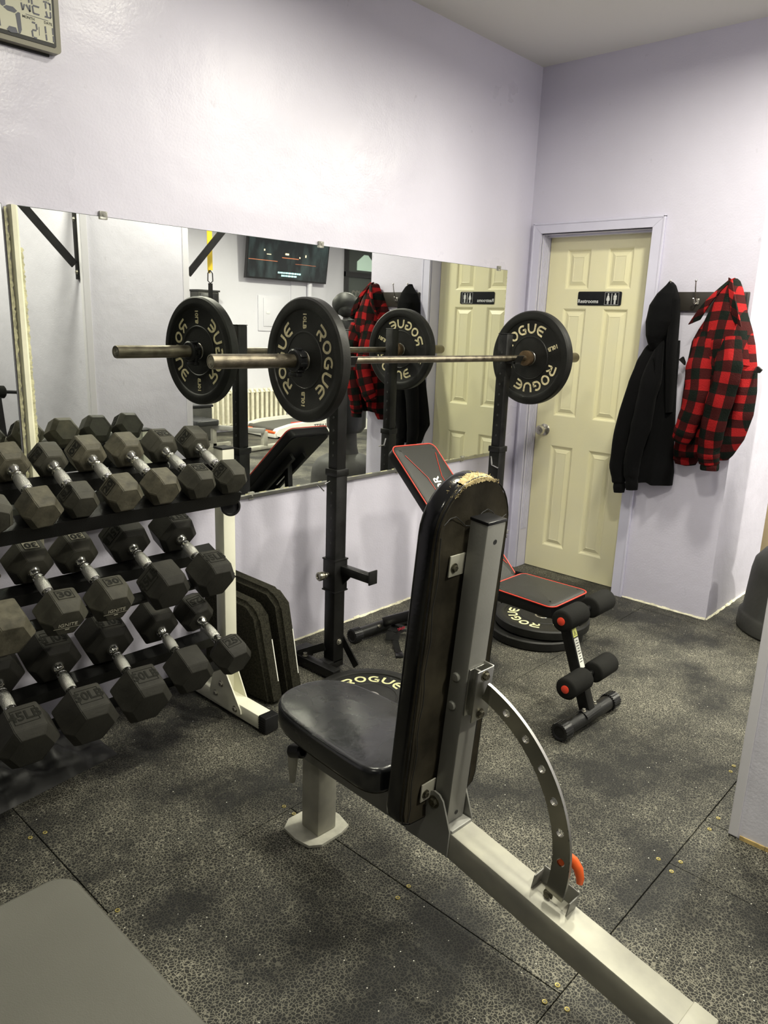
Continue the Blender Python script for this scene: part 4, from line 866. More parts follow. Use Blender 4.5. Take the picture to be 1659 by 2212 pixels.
# ================================================================ SQUAT STAND
sq = thing('squat_stand', 'black steel squat stand with two uprights holding the barbell', 'squat stand', (-1.25, -0.33, 0))
def upright(x, y, zsplit, ztop, near):
    Z0 = 0.035; w1, w2 = 0.060, 0.050
    lo_ = build('lower_tube', MB().b2((x-w1/2, y-w1/2, Z0), (x+w1/2, y+w1/2, zsplit), 0.004), 'blacksteel', sq)
    build('clamp_collar', MB().b2((x-w1/2-0.004, y-w1/2-0.004, zsplit-0.022), (x+w1/2+0.004, y+w1/2+0.004, zsplit+0.006), 0.003), 'blacksteel', sq)
    up_ = build('upper_tube', MB().b2((x-w2/2, y-w2/2, zsplit), (x+w2/2, y+w2/2, ztop), 0.003), 'blacksteel', sq)
    build('tube_cap', MB().b2((x-w2/2-0.001, y-w2/2-0.001, ztop), (x+w2/2+0.001, y+w2/2+0.001, ztop+0.004), 0.001), 'plastic', sq)
    for (z, zend, w_, st_p, par_) in ((zsplit+0.06, ztop-0.05, w2, 0.05, up_), (0.56, zsplit-0.05, w1, 0.052, lo_)):
        while z < zend:
            build('adjustment_hole', MB().lathe([(0, 0), (0.0008, 0.0048), (0, 0.0053)], (x-w_/2, y, z), (-1, 0, 0), 14), 'ink', par_); z += st_p
    # cradle under the bar: back plate, floor, upright lip
    by = BC.y+BU.y*((x-BC.x)/BU.x); bz = BC.z
    ck_ = MB(); yf = y-w2/2; R_ = 0.0145
    ck_.b2((x-0.024, yf, bz-0.085), (x+0.024, yf-0.004, bz-0.012)); ck_.b2((x-0.024, yf, bz-R_-0.010), (x+0.024, by-0.030, bz-R_-0.003)); ck_.prism([(by-0.018, bz-R_-0.006), (by-0.040, bz+0.014), (by-0.045, bz+0.012), (by-0.026, bz-R_-0.010)], 0.048, lambda a, b, c: (x-0.024+c, a, b))
    build('bar_cradle', ck_, 'blacksteel', sq)
    # pop pin
    pn = MB(); pn.tube([(x-w1/2-0.02, y, zsplit-0.06) if near else (x-w1/2-0.002, y-0.02, zsplit-0.055), (x-w1/2-0.012, y-0.01, zsplit-0.075), (x-w1/2-0.004, y-0.022, zsplit-0.10)] if near else [(x-w1/2-0.006, y+0.012, zsplit-0.045), (x-w1/2-0.010, y+0.002, zsplit-0.085), (x-w1/2-0.010, y-0.035, zsplit-0.095)], 0.0035, 8)
    if near: pn = MB().tube([(x-w1/2, y+0.01, zsplit-0.045), (x-w1/2-0.022, y+0.012, zsplit-0.052)], 0.0028, 8).tube([(x-w1/2-0.006, y+0.035, zsplit-0.09), (x-w1/2-0.018, y+0.062, zsplit-0.065)], 0.0028, 8)
    build('pull_pin', pn, 'chrome', sq)
    # base: rear cross tube, foot along the wall's normal, two braces
    build('base_foot', MB().b2((x-0.10, y-0.105, 0.010), (x-0.060, y+0.150, 0.048), 0.003).b2((x-0.06, y-0.03, 0.012), (x+0.03, y+0.03, 0.046), 0.003), 'blacksteel', sq)
    build('base_tube', MB().b2((x-0.22, y+0.125, 0.012), (x+(0.0 if near else 0.14), y+0.172, 0.060), 0.003), 'blacksteel', sq)
    b1 = MB(); b1.beam((x+0.034, y-0.01, 0.135), (x+0.034, y-0.105, 0.030), 0.006, 0.036); b1.beam((x-0.034, y+0.02, 0.10), (x-0.09, y+0.12, 0.05), 0.006, 0.034)
    build('brace', b1, 'blacksteel', sq)
    for a_ in (((x+0.038, y-0.018, 0.125), (0.6, -0.8, 0), 0.009, 0.008), ((x-0.085, y+0.085, 0.052), (0, 0, 1), 0.009, 0.014), ((x, y-0.031, 0.128), (0, -1, 0), 0.009, 0.008)): build('bolt', bolt(MB(), *a_), 'bolt', sq)
    if near:
        zz = 0.43
        sl = build('spotter_sleeve', MB().b2((x-0.036, y-0.036, zz-0.075), (x+0.036, y+0.036, zz+0.060), 0.003), 'blacksteel', sq)
        build('sleeve_rim', MB().b2((x-0.038, y-0.038, zz+0.056), (x+0.038, y+0.038, zz+0.062)).b2((x-0.038, y-0.038, zz-0.078), (x+0.038, y+0.038, zz-0.072)), 'blacksteel', sl)
        ar = MB(); ar.b2((x-0.004, y-0.20, zz+0.000), (x+0.030, y-0.036, zz+0.034), 0.002); ar.prism([(y-0.036, zz), (y-0.036, zz-0.05), (y-0.085, zz)], 0.006, lambda a, b, c: (x+0.010+c, a, b)); build('spotter_arm', ar, 'blacksteel', sq)
        build('arm_stop', MB().b2((x-0.010, y-0.206, zz-0.005), (x+0.036, y-0.199, zz+0.052), 0.002), 'blacksteel', sq)
        kb = MB(); kb.lathe([(0, 0.010), (0.012, 0.010), (0.014, 0.016), (0.020, 0.016), (0.021, 0.012), (0.026, 0.012), (0.028, 0.018), (0.046, 0.019), (0.050, 0.016), (0.050, 0.010), (0.046, 0.009), (0.046, 0)], (x-0.036, y+0.005, zz-0.005), (-1, 0.1, 0), 24); build('lock_knob', kb, mat('worn_chrome_knob', (0.45, 0.43, 0.37), 0.3, 1.0, var=0.3, vscale=60), sq)
    # catch peg near the collar
    return
upright(-1.782, -0.322, 0.860, 1.403, True)
upright(-0.727, -0.372, 0.858, 1.403, False)

# ================================================================ RED-PIPED ADJUSTABLE BENCH
ab = thing('adjustable_bench', 'black adjustable bench with red piping and raised backrest before the mirror', 'bench', (-1.38, -0.8, 0))
def padp(mb, c0, X, Y, Z_, w, h, th, r, rb=0.010, crown=0.004, shape=None):
    pad_mesh(mb, shape or rrect(0, 0, w, h, r, 8), 0, th, lambda a, b, c: Vector(c0)+X*a+Y*b+Z_*c, rb, crown); return mb
# seat
BX = Vector((1, -0.012, 0)).normalized()
sc0 = Vector((-1.397, -1.050, 0.412)); SY = Vector((0.05, 1, -0.012)).normalized(); SZ = BX.cross(SY).normalized()
seat_shape = [(-0.132, 0.155), (0.132, 0.155)]
def trap(w0, w1, h, r, n=6):
    """rounded trapezoid, w0 at bottom, w1 at top"""
    pts = []
    for (cx, cy, a0) in ((w1/2-r, h/2-r, 0), (-w1/2+r, h/2-r, 90), (-w0/2+r, -h/2+r, 180), (w0/2-r, -h/2+r, 270)):
        for i in range(n+1): a = radians(a0+90*i/n); pts.append((cx+r*cos(a), cy+r*sin(a)))
    return pts
def fpad(c0, X, Y, Z_, shape, th, nm, mtop, mside, par):
    mb = MB(); pad_mesh(mb, shape, 0, th-0.004, lambda a, b, c: Vector(c0)+X*a+Y*b+Z_*c, 0.008, 0.0); o = build(nm, mb, mside, par, 40)
    n = len(shape); cx = sum(p[0] for p in shape)/n; cy = sum(p[1] for p in shape)/n
    def ins(d):
        out = []
        for i, (x, y) in enumerate(shape):
            px_, py_ = shape[i-1]; qx, qy = shape[(i+1) % n]; tx, ty = qx-px_, qy-py_; L = sqrt(tx*tx+ty*ty); out.append((x-ty/L*d, y+tx/L*d))
        return out
    top = MB(); rings = []
    for (d, hh) in ((0.002, th-0.010), (0.003, th-0.003), (0.007, th), (0.016, th+0.003), (0.035, th+0.0055)):
        rings.append(list(range(len(top.v), len(top.v)+n))); top.v += [Vector(c0)+X*a+Y*b+Z_*hh for a, b in ins(d)]
    ci = len(top.v); top.v.append(Vector(c0)+X*cx+Y*cy+Z_*(th+0.007))
    for a_, b_ in zip(rings, rings[1:]):
        for i in range(n): j = (i+1) % n; top.f.append([a_[i], a_[j], b_[j], b_[i]])
    for i in range(n): top.f.append([rings[-1][i], rings[-1][(i+1) % n], ci])
    build('pad_cover', top, mtop, o, 50)
    pp = MB(); pp.tube([Vector(c0)+X*a+Y*b+Z_*(th-0.004) for a, b in ins(-0.001)], 0.0028, 8, True); build('red_piping', pp, 'red', o, 60)
    return o, ins
seatp, _ = fpad(sc0, BX, SY, SZ, trap(0.262, 0.245, 0.300, 0.030), 0.050, 'seat_pad', 'padgrey', 'padside', ab)
# backrest
b0 = Vector((-1.383, -0.872, 0.430)); b1_ = Vector((-1.349, -0.349, 0.920)); BYv = (b1_-b0); BL = BYv.length; BYv.normalize(); BZ = BX.cross(BYv).normalized(); BXX = BYv.cross(BZ)
if BZ.z < 0: BZ = -BZ; BXX = -BXX
bc = (b0+b1_)/2 - BZ*0.045
backp, _ = fpad(bc, BXX, BYv, BZ, trap(0.250, 0.272, BL+0.01, 0.032), 0.046, 'backrest_pad', 'padgrey', 'padside', ab)
def onback(a, b, c=0.0535): return bc+BXX*a+BYv*b+BZ*c
st1 = MB()
for s_ in (-1, 1):
    st1.tube([onback(s_*0.098, 0.305), onback(s_*0.072, 0.245), onback(s_*0.045, 0.180), onback(s_*0.040, 0.0), onback(s_*0.045, -0.16), onback(s_*0.080, -0.24), onback(s_*0.100, -0.285)], 0.0014, 6)
build('red_stitching', st1, 'red', backp, 60)
lg = MB(); put_text(lg, 'OR', 0.060, onback(0.0, 0.140, 0.0550), BYv, -BXX, 0.0003, 0.001, 0.95)
lg.beam(onback(0.012, 0.078, 0.0550), onback(-0.008, 0.088, 0.0550), 0.007, 0.0006, tuple(BZ))
build('pad_lettering', lg, 'label', backp, None)
bk = MB(); bk.prism(trap(0.235, 0.255, BL-0.02, 0.03), 0.004, lambda a, b, c: bc+BXX*a+BYv*b-BZ*(c+0.0005)); build('back_board', bk, 'padside', backp, None)
fr = MB()
for s_ in (-1, 1): fr.beam(onback(s_*0.045, -BL/2, -0.022), onback(s_*0.045, 0.21, -0.022), 0.022, 0.036, tuple(BZ), 0.002)
build('backrest_frame', fr, 'blacksteel', ab)
lb = MB(); q = onback(0.0, 0.02, -0.042); lb.box(q, (0.010, 0.10, 0.001), Matrix((BXX, BYv, BZ)).transposed()); build('frame_label', lb, 'label', ab, None)
# frame, front leg, rollers, feet
CX = -1.405
fr = MB(); fr.beam((CX, -1.185, 0.392), (CX+0.02, -0.84, 0.385), 0.045, 0.045, (0, 0, 1), 0.003); fr.beam((CX+0.02, -0.86, 0.385), (-1.355, -0.235, 0.065), 0.045, 0.045, (0, 0, 1), 0.003)
build('main_frame', fr, 'blacksteel', ab)
fr = MB(); fr.beam((-1.37, -0.45, 0.17), (-1.352, -0.50, 0.72), 0.03, 0.03, (1, 0, 0), 0.002); build('back_support', fr, 'blacksteel', ab)
fb = MB(); fb.b2((-1.262, -0.92, 0.38), (-1.252, -0.86, 0.455), 0.002); build('hinge_bracket', fb, 'blacksteel', ab)
lgv = Vector((CX, -1.312, 0.045)); ltv = Vector((CX+0.004, -1.180, 0.390))
leg = build('front_leg', MB().beam(lgv, ltv, 0.044, 0.044, (1, 0, 0), 0.003), 'blacksteel', ab)
ld_ = (ltv-lgv).normalized(); nrm = Vector((1, 0, 0)).cross(ld_).normalized()
if nrm.y > 0: nrm = -nrm
lc = lgv.lerp(ltv, 0.66)+nrm*0.0226
lb = MB(); lb.box(lc+ld_*0.0-ld_*0.02, (0.030, 0.115, 0.0006), Matrix((Vector((1, 0, 0)), ld_, Vector((1, 0, 0)).cross(ld_))).transposed()); lo_ = build('warning_label', lb, 'label', leg, None)
lb = MB(); lb.box(lc+ld_*0.060, (0.030, 0.036, 0.0007), Matrix((Vector((1, 0, 0)), ld_, Vector((1, 0, 0)).cross(ld_))).transposed()); build('warning_label', lb, 'ylabel', leg, None)
lt = MB(); X_ = Vector((1, 0, 0)); q = lc+ld_*0.056+nrm*0.0008
tri_ = [(-0.009, -0.008), (0.009, -0.008), (0, 0.009)]; tri2 = [(-0.006, -0.0063), (0.006, -0.0063), (0, 0.0055)]
for i in range(3):
    j = (i+1) % 3; a = [q+X_*tri_[i][0]+ld_*tri_[i][1], q+X_*tri_[j][0]+ld_*tri_[j][1], q+X_*tri2[j][0]+ld_*tri2[j][1], q+X_*tri2[i][0]+ld_*tri2[i][1]]; lt.add(a, [(0, 1, 2, 3)])
lt.box(q+ld_*-0.001, (0.0016, 0.006, 0.0002), Matrix((X_, ld_, nrm)).transposed())
for k in range(9): lt.box(lc+ld_*(0.028-k*0.010)+nrm*0.0006+X_*(0.001 if k % 2 else -0.001), (0.020 if k % 3 else 0.014, 0.0030, 0.0002), Matrix((X_, ld_, nrm)).transposed())
build('label_print', lt, 'ink', leg, None)
def rollers(p, pin=True):
    p = Vector(p)
    for s_ in (-1, 1):
        a = p+BX*(s_*0.030); b = p+BX*(s_*0.168); R_ = 0.041
        mb = MB(); mb.lathe([(0, 0), (0, R_-0.008), (0.003, R_-0.002), (0.008, R_), (0.130, R_), (0.135, R_-0.003), (0.138, R_-0.010), (0.138, 0)], a, (b-a), 32)
        o = build('foam_roller', mb, 'eva', ab, 50)
        mb = MB(); mb.lathe([(0.0, 0.0150), (0.0025, 0.0150), (0.0035, 0.0135), (0.0035, 0)], b, (b-a), 24); build('end_cap', mb, 'redcap', o)
    build('roller_axle', MB().cyl(p-BX*0.05, p+BX*0.05, 0.011, 16), 'blacksteel', ab)
rollers((-1.405, -1.258, 0.437)); rollers((-1.406, -1.300, 0.190))
build('roller_bracket', MB().b2((CX-0.02, -1.255, 0.375), (CX+0.03, -1.18, 0.402), 0.002), 'blacksteel', ab)
def ribfoot(p, q, r, nm):
    p, q = Vector(p), Vector(q); d = (q-p).normalized()
    o = build(nm, MB().cyl(p, q, r, 28), 'blacksteel', ab)
    for e, s_ in ((p, -1), (q, 1)):
        mb = MB(); mb.lathe([(-0.045, r+0.0005), (-0.045, r+0.003), (0.002, r+0.0035), (0.004, r), (0.002, r-0.006), (-0.012, r-0.008), (-0.012, 0)], e, d*s_, 30)
        X = d.orthogonal().normalized(); Y = d.cross(X)
        for k in range(22):
            a = 2*pi*k/22; rr_ = X*cos(a)+Y*sin(a); mb.box(e+rr_*(r+0.0042)-d*s_*0.020, (0.046, 0.005, 0.004), Matrix((d, d.cross(rr_), rr_)).transposed())
        build('ribbed_end_cap', mb, 'plastic', o, 30)
    return o
f1 = ribfoot((-1.600, -1.306, 0.034), (-1.222, -1.326, 0.034), 0.028, 'front_foot')
f2 = ribfoot((-1.548, -0.200, 0.034), (-1.160, -0.226, 0.034), 0.028, 'rear_foot')
mb = MB(); mb.prism([(-0.05, 0.0)]+[(0, 0)]+[(0.05, 0.0)], 0.001, lambda a, b, c: Vector((CX+a, -1.316, 0.064+c)))
bk = MB()
for i in range(9):
    a0, a1 = radians(20+i*140/9), radians(20+(i+1)*140/9)
    for (r_) in (0.0305,):
        pa = [Vector((CX+dx, -1.316+r_*cos(a), 0.034+r_*sin(a))) for dx in (-0.055, 0.055) for a in (a0, a1)]
        bk.add(pa, [(0, 1, 3, 2)])
build('foot_saddle', bk, 'blacksteel', f1, 40)
for dx in (-0.042, 0.042): build('bolt', bolt(MB(), (CX+dx, -1.317, 0.064), (0, 0, 1), 0.006, 0.010), 'bolt', f1)
build('bolt', bolt(MB(), (-1.40, -0.232, 0.052), (0, -0.7, 0.7), 0.006, 0.008), 'bolt', f2)

# ================================================================ SEAT BENCH IN FRONT (own frame: s along the bench, off across, z up)
AN = radians(-92.71); PB = (-2.537, -1.058, 0)
sb = thing('shoulder_press_bench', 'silver-grey framed press bench with upright black back pad and worn top', 'bench', PB, AN)
def lb_(name, mb, m, par=None, smooth=35): return build(name, mb, m, par or sb, smooth, rot=True)
lb_('front_post', MB().b2((-0.037, -0.034, 0.008), (0.037, 0.034, 0.240), 0.004), 'greyworn')
fp = MB(); fp.prism([(-0.085, -0.045), (-0.06, -0.080), (0.0, -0.085), (0.048, -0.075), (0.068, -0.045), (0.066, 0.03), (0.055, 0.068), (0.0, 0.080), (-0.06, 0.075), (-0.085, 0.045)], 0.008, lambda a, b, c: (a, b, c))
lb_('foot_plate', fp, 'footpaint')
bmz = lambda s_: 0.382-0.170*s_
lb_('seat_beam', MB().b2((-0.040, -0.036, 0.228), (0.52, 0.036, 0.301), 0.004), 'grey')
BE = 1.42
mb = MB(); mb.beam((0.44, 0, bmz(0.44)-0.0355), (BE, 0, bmz(BE)-0.0355), 0.075, 0.070, (0, 0, 1), 0.004); mbm = lb_('rear_beam', mb, 'greyworn')
mb = MB(); mb.beam((1.064, 0, bmz(1.064)-0.033), (1.112, 0, bmz(1.112)-0.033), 0.0765, 0.073, (0, 0, 1), 0.003); lb_('beam_end_sleeve', mb, 'greyworn')
mb = MB(); cB = Vector((1.138, 0.008, bmz(1.138)-0.012)); mb.lathe([(-0.026, 0), (-0.026, 0.024), (-0.022, 0.028), (0.022, 0.028), (0.026, 0.024), (0.026, 0)], cB, (0.15, 1, 0.25), 28); bs_ = lb_('swivel_boss', mb, 'plate_metal')
mb = MB(); mb.lathe([(0.0262, 0), (0.0265, 0.010), (0.0262, 0.011)], cB, (0.15, 1, 0.25), 20); mb.lathe([(0.0285, 0), (0.0290, 0.008), (0.0285, 0.009)], cB, (-0.2, -0.1, 1), 20); lb_('boss_hole', mb, 'ink', bs_)
lb_('swivel_arm', MB().beam(tuple(cB+Vector((0.02, 0.01, 0))), tuple(cB+Vector((0.16, 0.05, -0.03))), 0.030, 0.012, (0, 0, 1), 0.003), 'greyworn')
lb_('rear_foot', MB().b2((BE-0.03, -0.26, 0.012), (BE+0.04, 0.26, 0.075), 0.004).b2((BE-0.025, -0.03, 0.05), (BE+0.03, 0.03, 0.15), 0.003), 'grey')
mb = MB(); mb.cyl((BE, -0.30, 0.0095), (BE, -0.22, 0.0095), 0.0095, 16); mb.cyl((BE, 0.22, 0.0095), (BE, 0.30, 0.0095), 0.0095, 16); lb_('foot_glide', mb, 'plastic')
# seat
so = []
for (s_, o_) in ((-0.108, 0.0), (-0.104, -0.035), (-0.090, -0.070), (-0.062, -0.100), (-0.020, -0.120), (0.040, -0.131), (0.12, -0.137), (0.20, -0.140), (0.29, -0.142), (0.330, -0.138), (0.355, -0.122), (0.366, -0.095), (0.370, -0.05), (0.371, 0.0)): so.append((s_, o_))
so = so+[(a, -b*1.075) for a, b in so[::-1][1:-1]]
def densify(pts, k=3):
    n = len(pts); out = []
    for i in range(n):
        p0, p1, p2, p3 = [Vector(pts[(i+q) % n]) for q in (-1, 0, 1, 2)]
        for j in range(k):
            f = j/k; v = 0.5*((2*p1)+(-p0+p2)*f+(2*p0-5*p1+4*p2-p3)*f*f+(-p0+3*p1-3*p2+p3)*f**3); out.append((v.x, v.y))
    return out
sod = densify(so)
mb = MB(); pad_mesh(mb, sod, 0.352, 0.418, lambda a, b, c: (a, b, c), 0.013, 0.010, nr=6); seat = lb_('seat_pad', mb, 'seatv', None, 60)
pp = MB(); pp.tube([(lerp(a, 0.13, 0.03), b*0.965, 0.4135) for a, b in sod], 0.0016, 6, True); lb_('seat_seam', pp, 'vinyl', seat, 60)
pp = MB()
for i in range(len(sod)):
    a = Vector((lerp(sod[i][0], 0.13, 0.012), sod[i][1]*0.985, 0.4085)); b = Vector((lerp(sod[(i+1) % len(sod)][0], 0.13, 0.012), sod[(i+1) % len(sod)][1]*0.985, 0.4085))
    n_ = max(1, int((b-a).length/0.005))
    for k in range(n_): pp.beam(a.lerp(b, (k+0.15)/n_), a.lerp(b, (k+0.75)/n_), 0.0008, 0.0008)
lb_('seat_stitching', pp, 'thread', seat, None)['kind'] = 'stuff'
mb = MB(); mb.prism([(a*0.97, b*0.93) for a, b in sod], 0.006, lambda a, b, c: (a, b, 0.346+c)); lb_('seat_board', mb, 'backing', seat)
lb_('seat_bracket', MB().b2((0.0, -0.045, 0.300), (0.03, 0.045, 0.347)).b2((0.25, -0.045, 0.300), (0.28, 0.045, 0.347)), 'grey')
mb = MB(); mb.lathe([(0, 0.012), (0.004, 0.019), (0.045, 0.019), (0.05, 0.012), (0.05, 0)], (0.030, -0.085, 0.300), (-1, -0.1, -0.35), 20); lv = lb_('seat_lever_grip', mb, 'plastic')
mb = MB(); mb.lathe([(0, 0.0), (0, 0.014), (0.030, 0.014), (0.10, 0.008), (0.102, 0.0)], (-0.010, -0.088, 0.283), (-0.08, 0.05, -1), 18); lb_('seat_lever', mb, 'greyworn')
# back post
pt, pb_ = Vector((0.533, 0, 1.043)), Vector((0.4735, 0, 0.305)); TD = (pt-pb_).normalized(); TN = Vector((0, 1, 0)).cross(TD).normalized()   # TN points to the rear (+s)
if TN.x < 0: TN = -TN
OY = Vector((0, 1, 0))
mb = MB(); mb.beam(pb_, pt, 0.052, 0.062, tuple(TN), 0.004)
post = lb_('back_post', MB().box((pb_+pt)/2, (0.048, 0.062, (pt-pb_).length), Matrix((TN, OY, TD)).transposed(), 0.004), 'grey')
lb_('post_cap', MB().box(pt+TD*0.003, (0.050, 0.064, 0.007), Matrix((TN, OY, TD)).transposed(), 0.002), 'plastic', post)
mb = MB()
for f in (0.945, 0.03): mb.lathe([(0, 0), (0.0008, 0.0055), (0, 0.006)], pb_.lerp(pt, f)+TN*0.0242, tuple(TN), 16)
lb_('bolt_hole', mb, 'ink', post)
# back pad: long with a round head; local axes OY across, TD up, front is -TN
def padpt(a, b, c): return Vector((0.4135, 0, 0.0))+Vector((0.08, 0, 1.0)).normalized()*b+OY*a-TN*c   # c measured forward from the back face
outl = []
WL, WU = 0.128, 0.121
for i in range(19): a = pi*i/18; outl.append((WU*cos(a), 1.012+0.125*sin(a)))
WR = 0.140
outl += [(-lerp(WU, WL, k/7), lerp(1.012, 0.345, k/7)) for k in range(1, 8)]+[(-0.122, 0.318), (-0.10, 0.305), (-0.05, 0.300), (0, 0.299), (0.05, 0.300), (0.11, 0.305), (0.134, 0.320)]+[(lerp(WR, WU, k/7), lerp(0.345, 1.012, k/7)) for k in range(0, 7)]
mb = MB(); pad_mesh(mb, outl, 0.004, 0.056, lambda a, b, c: padpt(a, b, c), 0.014, 0.004, nr=6); bpad = lb_('back_pad', mb, 'vinyl', None, 60)
# cloth on the back face with folds
mb = MB(); n = len(outl); rings = []
for k in range(12):
    t = 1-k/12*0.97; ring = []
    for i, (a, b) in enumerate(outl):
        aa, bb_ = a*t*0.955, lerp(0.70, b, t*0.985)
        h = 0.0055*noise.noise(Vector((aa*22, bb_*9, 3)))+0.0025*noise.noise(Vector((aa*45, bb_*30, 8)))
        if 0.80 < t < 0.93: h -= 0.004
        ring.append(len(mb.v)); mb.v.append(padpt(aa, bb_, -0.0005-0.0035-h*(1 if k > 0 else 0)))
    rings.append(ring)
ring0 = []
for i, (a, b) in enumerate(outl): ring0.append(len(mb.v)); mb.v.append(padpt(a*0.985, lerp(0.70, b, 0.99), 0.008))
rings = [ring0]+rings
ci = len(mb.v); mb.v.append(padpt(0, 0.70, -0.004))
for a_, b_ in zip(rings, rings[1:]):
    for i in range(n): j = (i+1) % n; mb.f.append([a_[i], a_[j], b_[j], b_[i]])
for i in range(n): mb.f.append([rings[-1][i], rings[-1][(i+1) % n], ci])
lb_('back_cloth', mb, 'backing', bpad, 60)
# torn foam at the head of the pad
mb = MB(); random.seed(11); N = 40
vs = []
for i in range(N+1):
    a = radians(lerp(66, 116, i/N)); jag = 0.006*random.random()
    ca, sa = cos(a), sin(a)
    top = 0.0006+0.0014*random.random()
    for (rr_, cc_) in ((1.0-0.004, 0.014+0.010*sin(pi*i/N)+jag), (1.0+top/0.12, 0.016), (1.0+top/0.12*0.6, 0.006), (1.0-0.015-jag*2, -0.0045), (1.0-0.05-jag*5-0.03*sin(pi*i/N), -0.0052)):
        vs.append(padpt(WU*ca*rr_, 1.012+0.125*sa*rr_, cc_))
fs = []
for i in range(N):
    for k in range(4): fs.append((i*5+k, i*5+k+1, i*5+6+k, i*5+5+k))
mb.add(vs, fs); lb_('torn_foam', mb, 'foam', bpad, None)
mb = MB(); random.seed(12)
for i in range(150):
    a = radians(random.uniform(58, 135)); rr_ = random.uniform(0.94, 1.01); p = padpt(WU*cos(a)*rr_, 1.012+0.125*sin(a)*rr_, -0.004 if rr_ < 0.97 else random.uniform(0, 0.03))
    q = p+Vector((random.uniform(-1, 1), random.uniform(-1, 1), random.uniform(-0.2, 1)))*0.006; m_ = p.lerp(q, 0.5)+Vector((random.uniform(-1, 1), random.uniform(-1, 1), 0))*0.002
    mb.tube([p, m_, q], 0.0004, 4)
lb_('frayed_thread', mb, 'foam', bpad, None)['kind'] = 'stuff'
mb = MB()
for i in range(26):
    p = padpt(WU+0.004, 0.985+random.uniform(-0.006, 0.006), 0.004); mb.tube([p, p+Vector((random.uniform(-1, 1)*0.006, random.uniform(0.2, 1)*0.010, random.uniform(-0.010, 0.008)))], 0.0006, 4)
lb_('loose_thread_tuft', mb, 'thread', bpad, None)['kind'] = 'stuff'
# stitched edge seam
mb = MB(); mb.tube([padpt(a*0.99, lerp(0.70, b, 0.995), -0.001) for a, b in outl], 0.0018, 6, True); lb_('edge_seam', mb, 'vinyl', bpad, 60)
mb = MB()
for o_ in (-0.108, 0.106): mb.tube([padpt(o_+0.004*sin(k*1.7), lerp(0.32, 1.02, k/18), -0.0060) for k in range(19)], 0.0012, 6)
mb.tube([padpt(lerp(-0.105, 0.105, k/12), 1.045+0.015*sin(k), -0.0050) for k in range(13)], 0.0011, 6)
lb_('cloth_seam', mb, 'ink', bpad, 60)
# pad brackets
RM = Matrix((OY, TD, TN)).transposed()
for bz_ in (0.950, 0.385):
    for s_ in (-1, 1):
        c_ = padpt(s_*0.052, bz_, -0.0080)
        br = lb_('pad_bracket', MB().box(c_, (0.048, 0.048, 0.004), RM, 0.0015), 'greyworn')
        bo = MB(); bolt(bo, c_+OY*(s_*0.010)+TN*0.002-TD*0.004, tuple(TN), 0.0075, 0.006); lb_('bolt', bo, 'boltdark', br)
# side bolts of the post and of the arc bracket
for k, (bs, bz_) in enumerate(((0.499, 0.683), (0.492, 0.611))):
    bo = MB(); bo.lathe([(0, 0.0105), (0.003, 0.0110), (0.006, 0.0085), (0.0075, 0.0)], (bs, -0.0310, bz_), (0, -1, 0), 20); lb_('carriage_bolt', bo, 'grey', post)
mb = MB()
def sp(s_, z_, o_): return (s_, o_, z_)
mb.box((0.5500, -0.004, 0.655), (0.030, 0.005, 0.120), Matrix((Vector((0.99, -0.2, 0)).normalized(), Vector((0.2, 0.99, 0)).normalized(), Vector((0, 0, 1)))).transposed(), 0.001)
abk = MB(); q0 = pb_.lerp(pt, 0.475); RT = Matrix((TN, OY, TD)).transposed(); abk.box(q0+TN*0.050-OY*0.003, (0.004, 0.056, 0.125), RT, 0.001); abk.box(q0+TN*0.037+OY*0.026, (0.026, 0.004, 0.125), RT, 0.001); abk.box(q0+TN*0.0265, (0.004, 0.056, 0.115), RT, 0.001); abk.box(q0+TN*0.038-OY*0.012, (0.022, 0.006, 0.115), RT)
ao = lb_('arc_bracket', abk, 'zinc')
for dz in (0.048, -0.045): lb_('bolt', bolt(MB(), q0+TN*0.052+TD*dz-OY*0.006, tuple(TN), 0.0085, 0.008), 'boltdark', ao)
# selector arc with real holes
AC = Vector((0.458, 0.352)); AR = 0.3255; AW = 0.021
ang0, ang1 = radians(72), radians(-14)
hol = [atan2(z_-AC.y, s_-AC.x) for s_, z_ in ((0.624, 0.643), (0.681, 0.606), (0.730, 0.557), (0.764, 0.494), (0.782, 0.428), (0.784, 0.360))]
mb = MB(); HR = 0.0092
def ap(r, a, o_): return Vector((AC.x+r*cos(a), o_, AC.y+r*sin(a)))
TH = 0.004
segs = []
hw = 0.034
bounds = sorted(hol, reverse=True); cur = ang0
def plain(a0, a1, k):
    for i in range(k):
        p, q = lerp(a0, a1, i/k), lerp(a0, a1, (i+1)/k)
        vs = [ap(AR-AW, p, -TH), ap(AR+AW, p, -TH), ap(AR+AW, q, -TH), ap(AR-AW, q, -TH), ap(AR-AW, p, TH), ap(AR+AW, p, TH), ap(AR+AW, q, TH), ap(AR-AW, q, TH)]
        mb.add(vs, [(0, 1, 2, 3), (4, 7, 6, 5), (1, 5, 6, 2), (0, 3, 7, 4)])
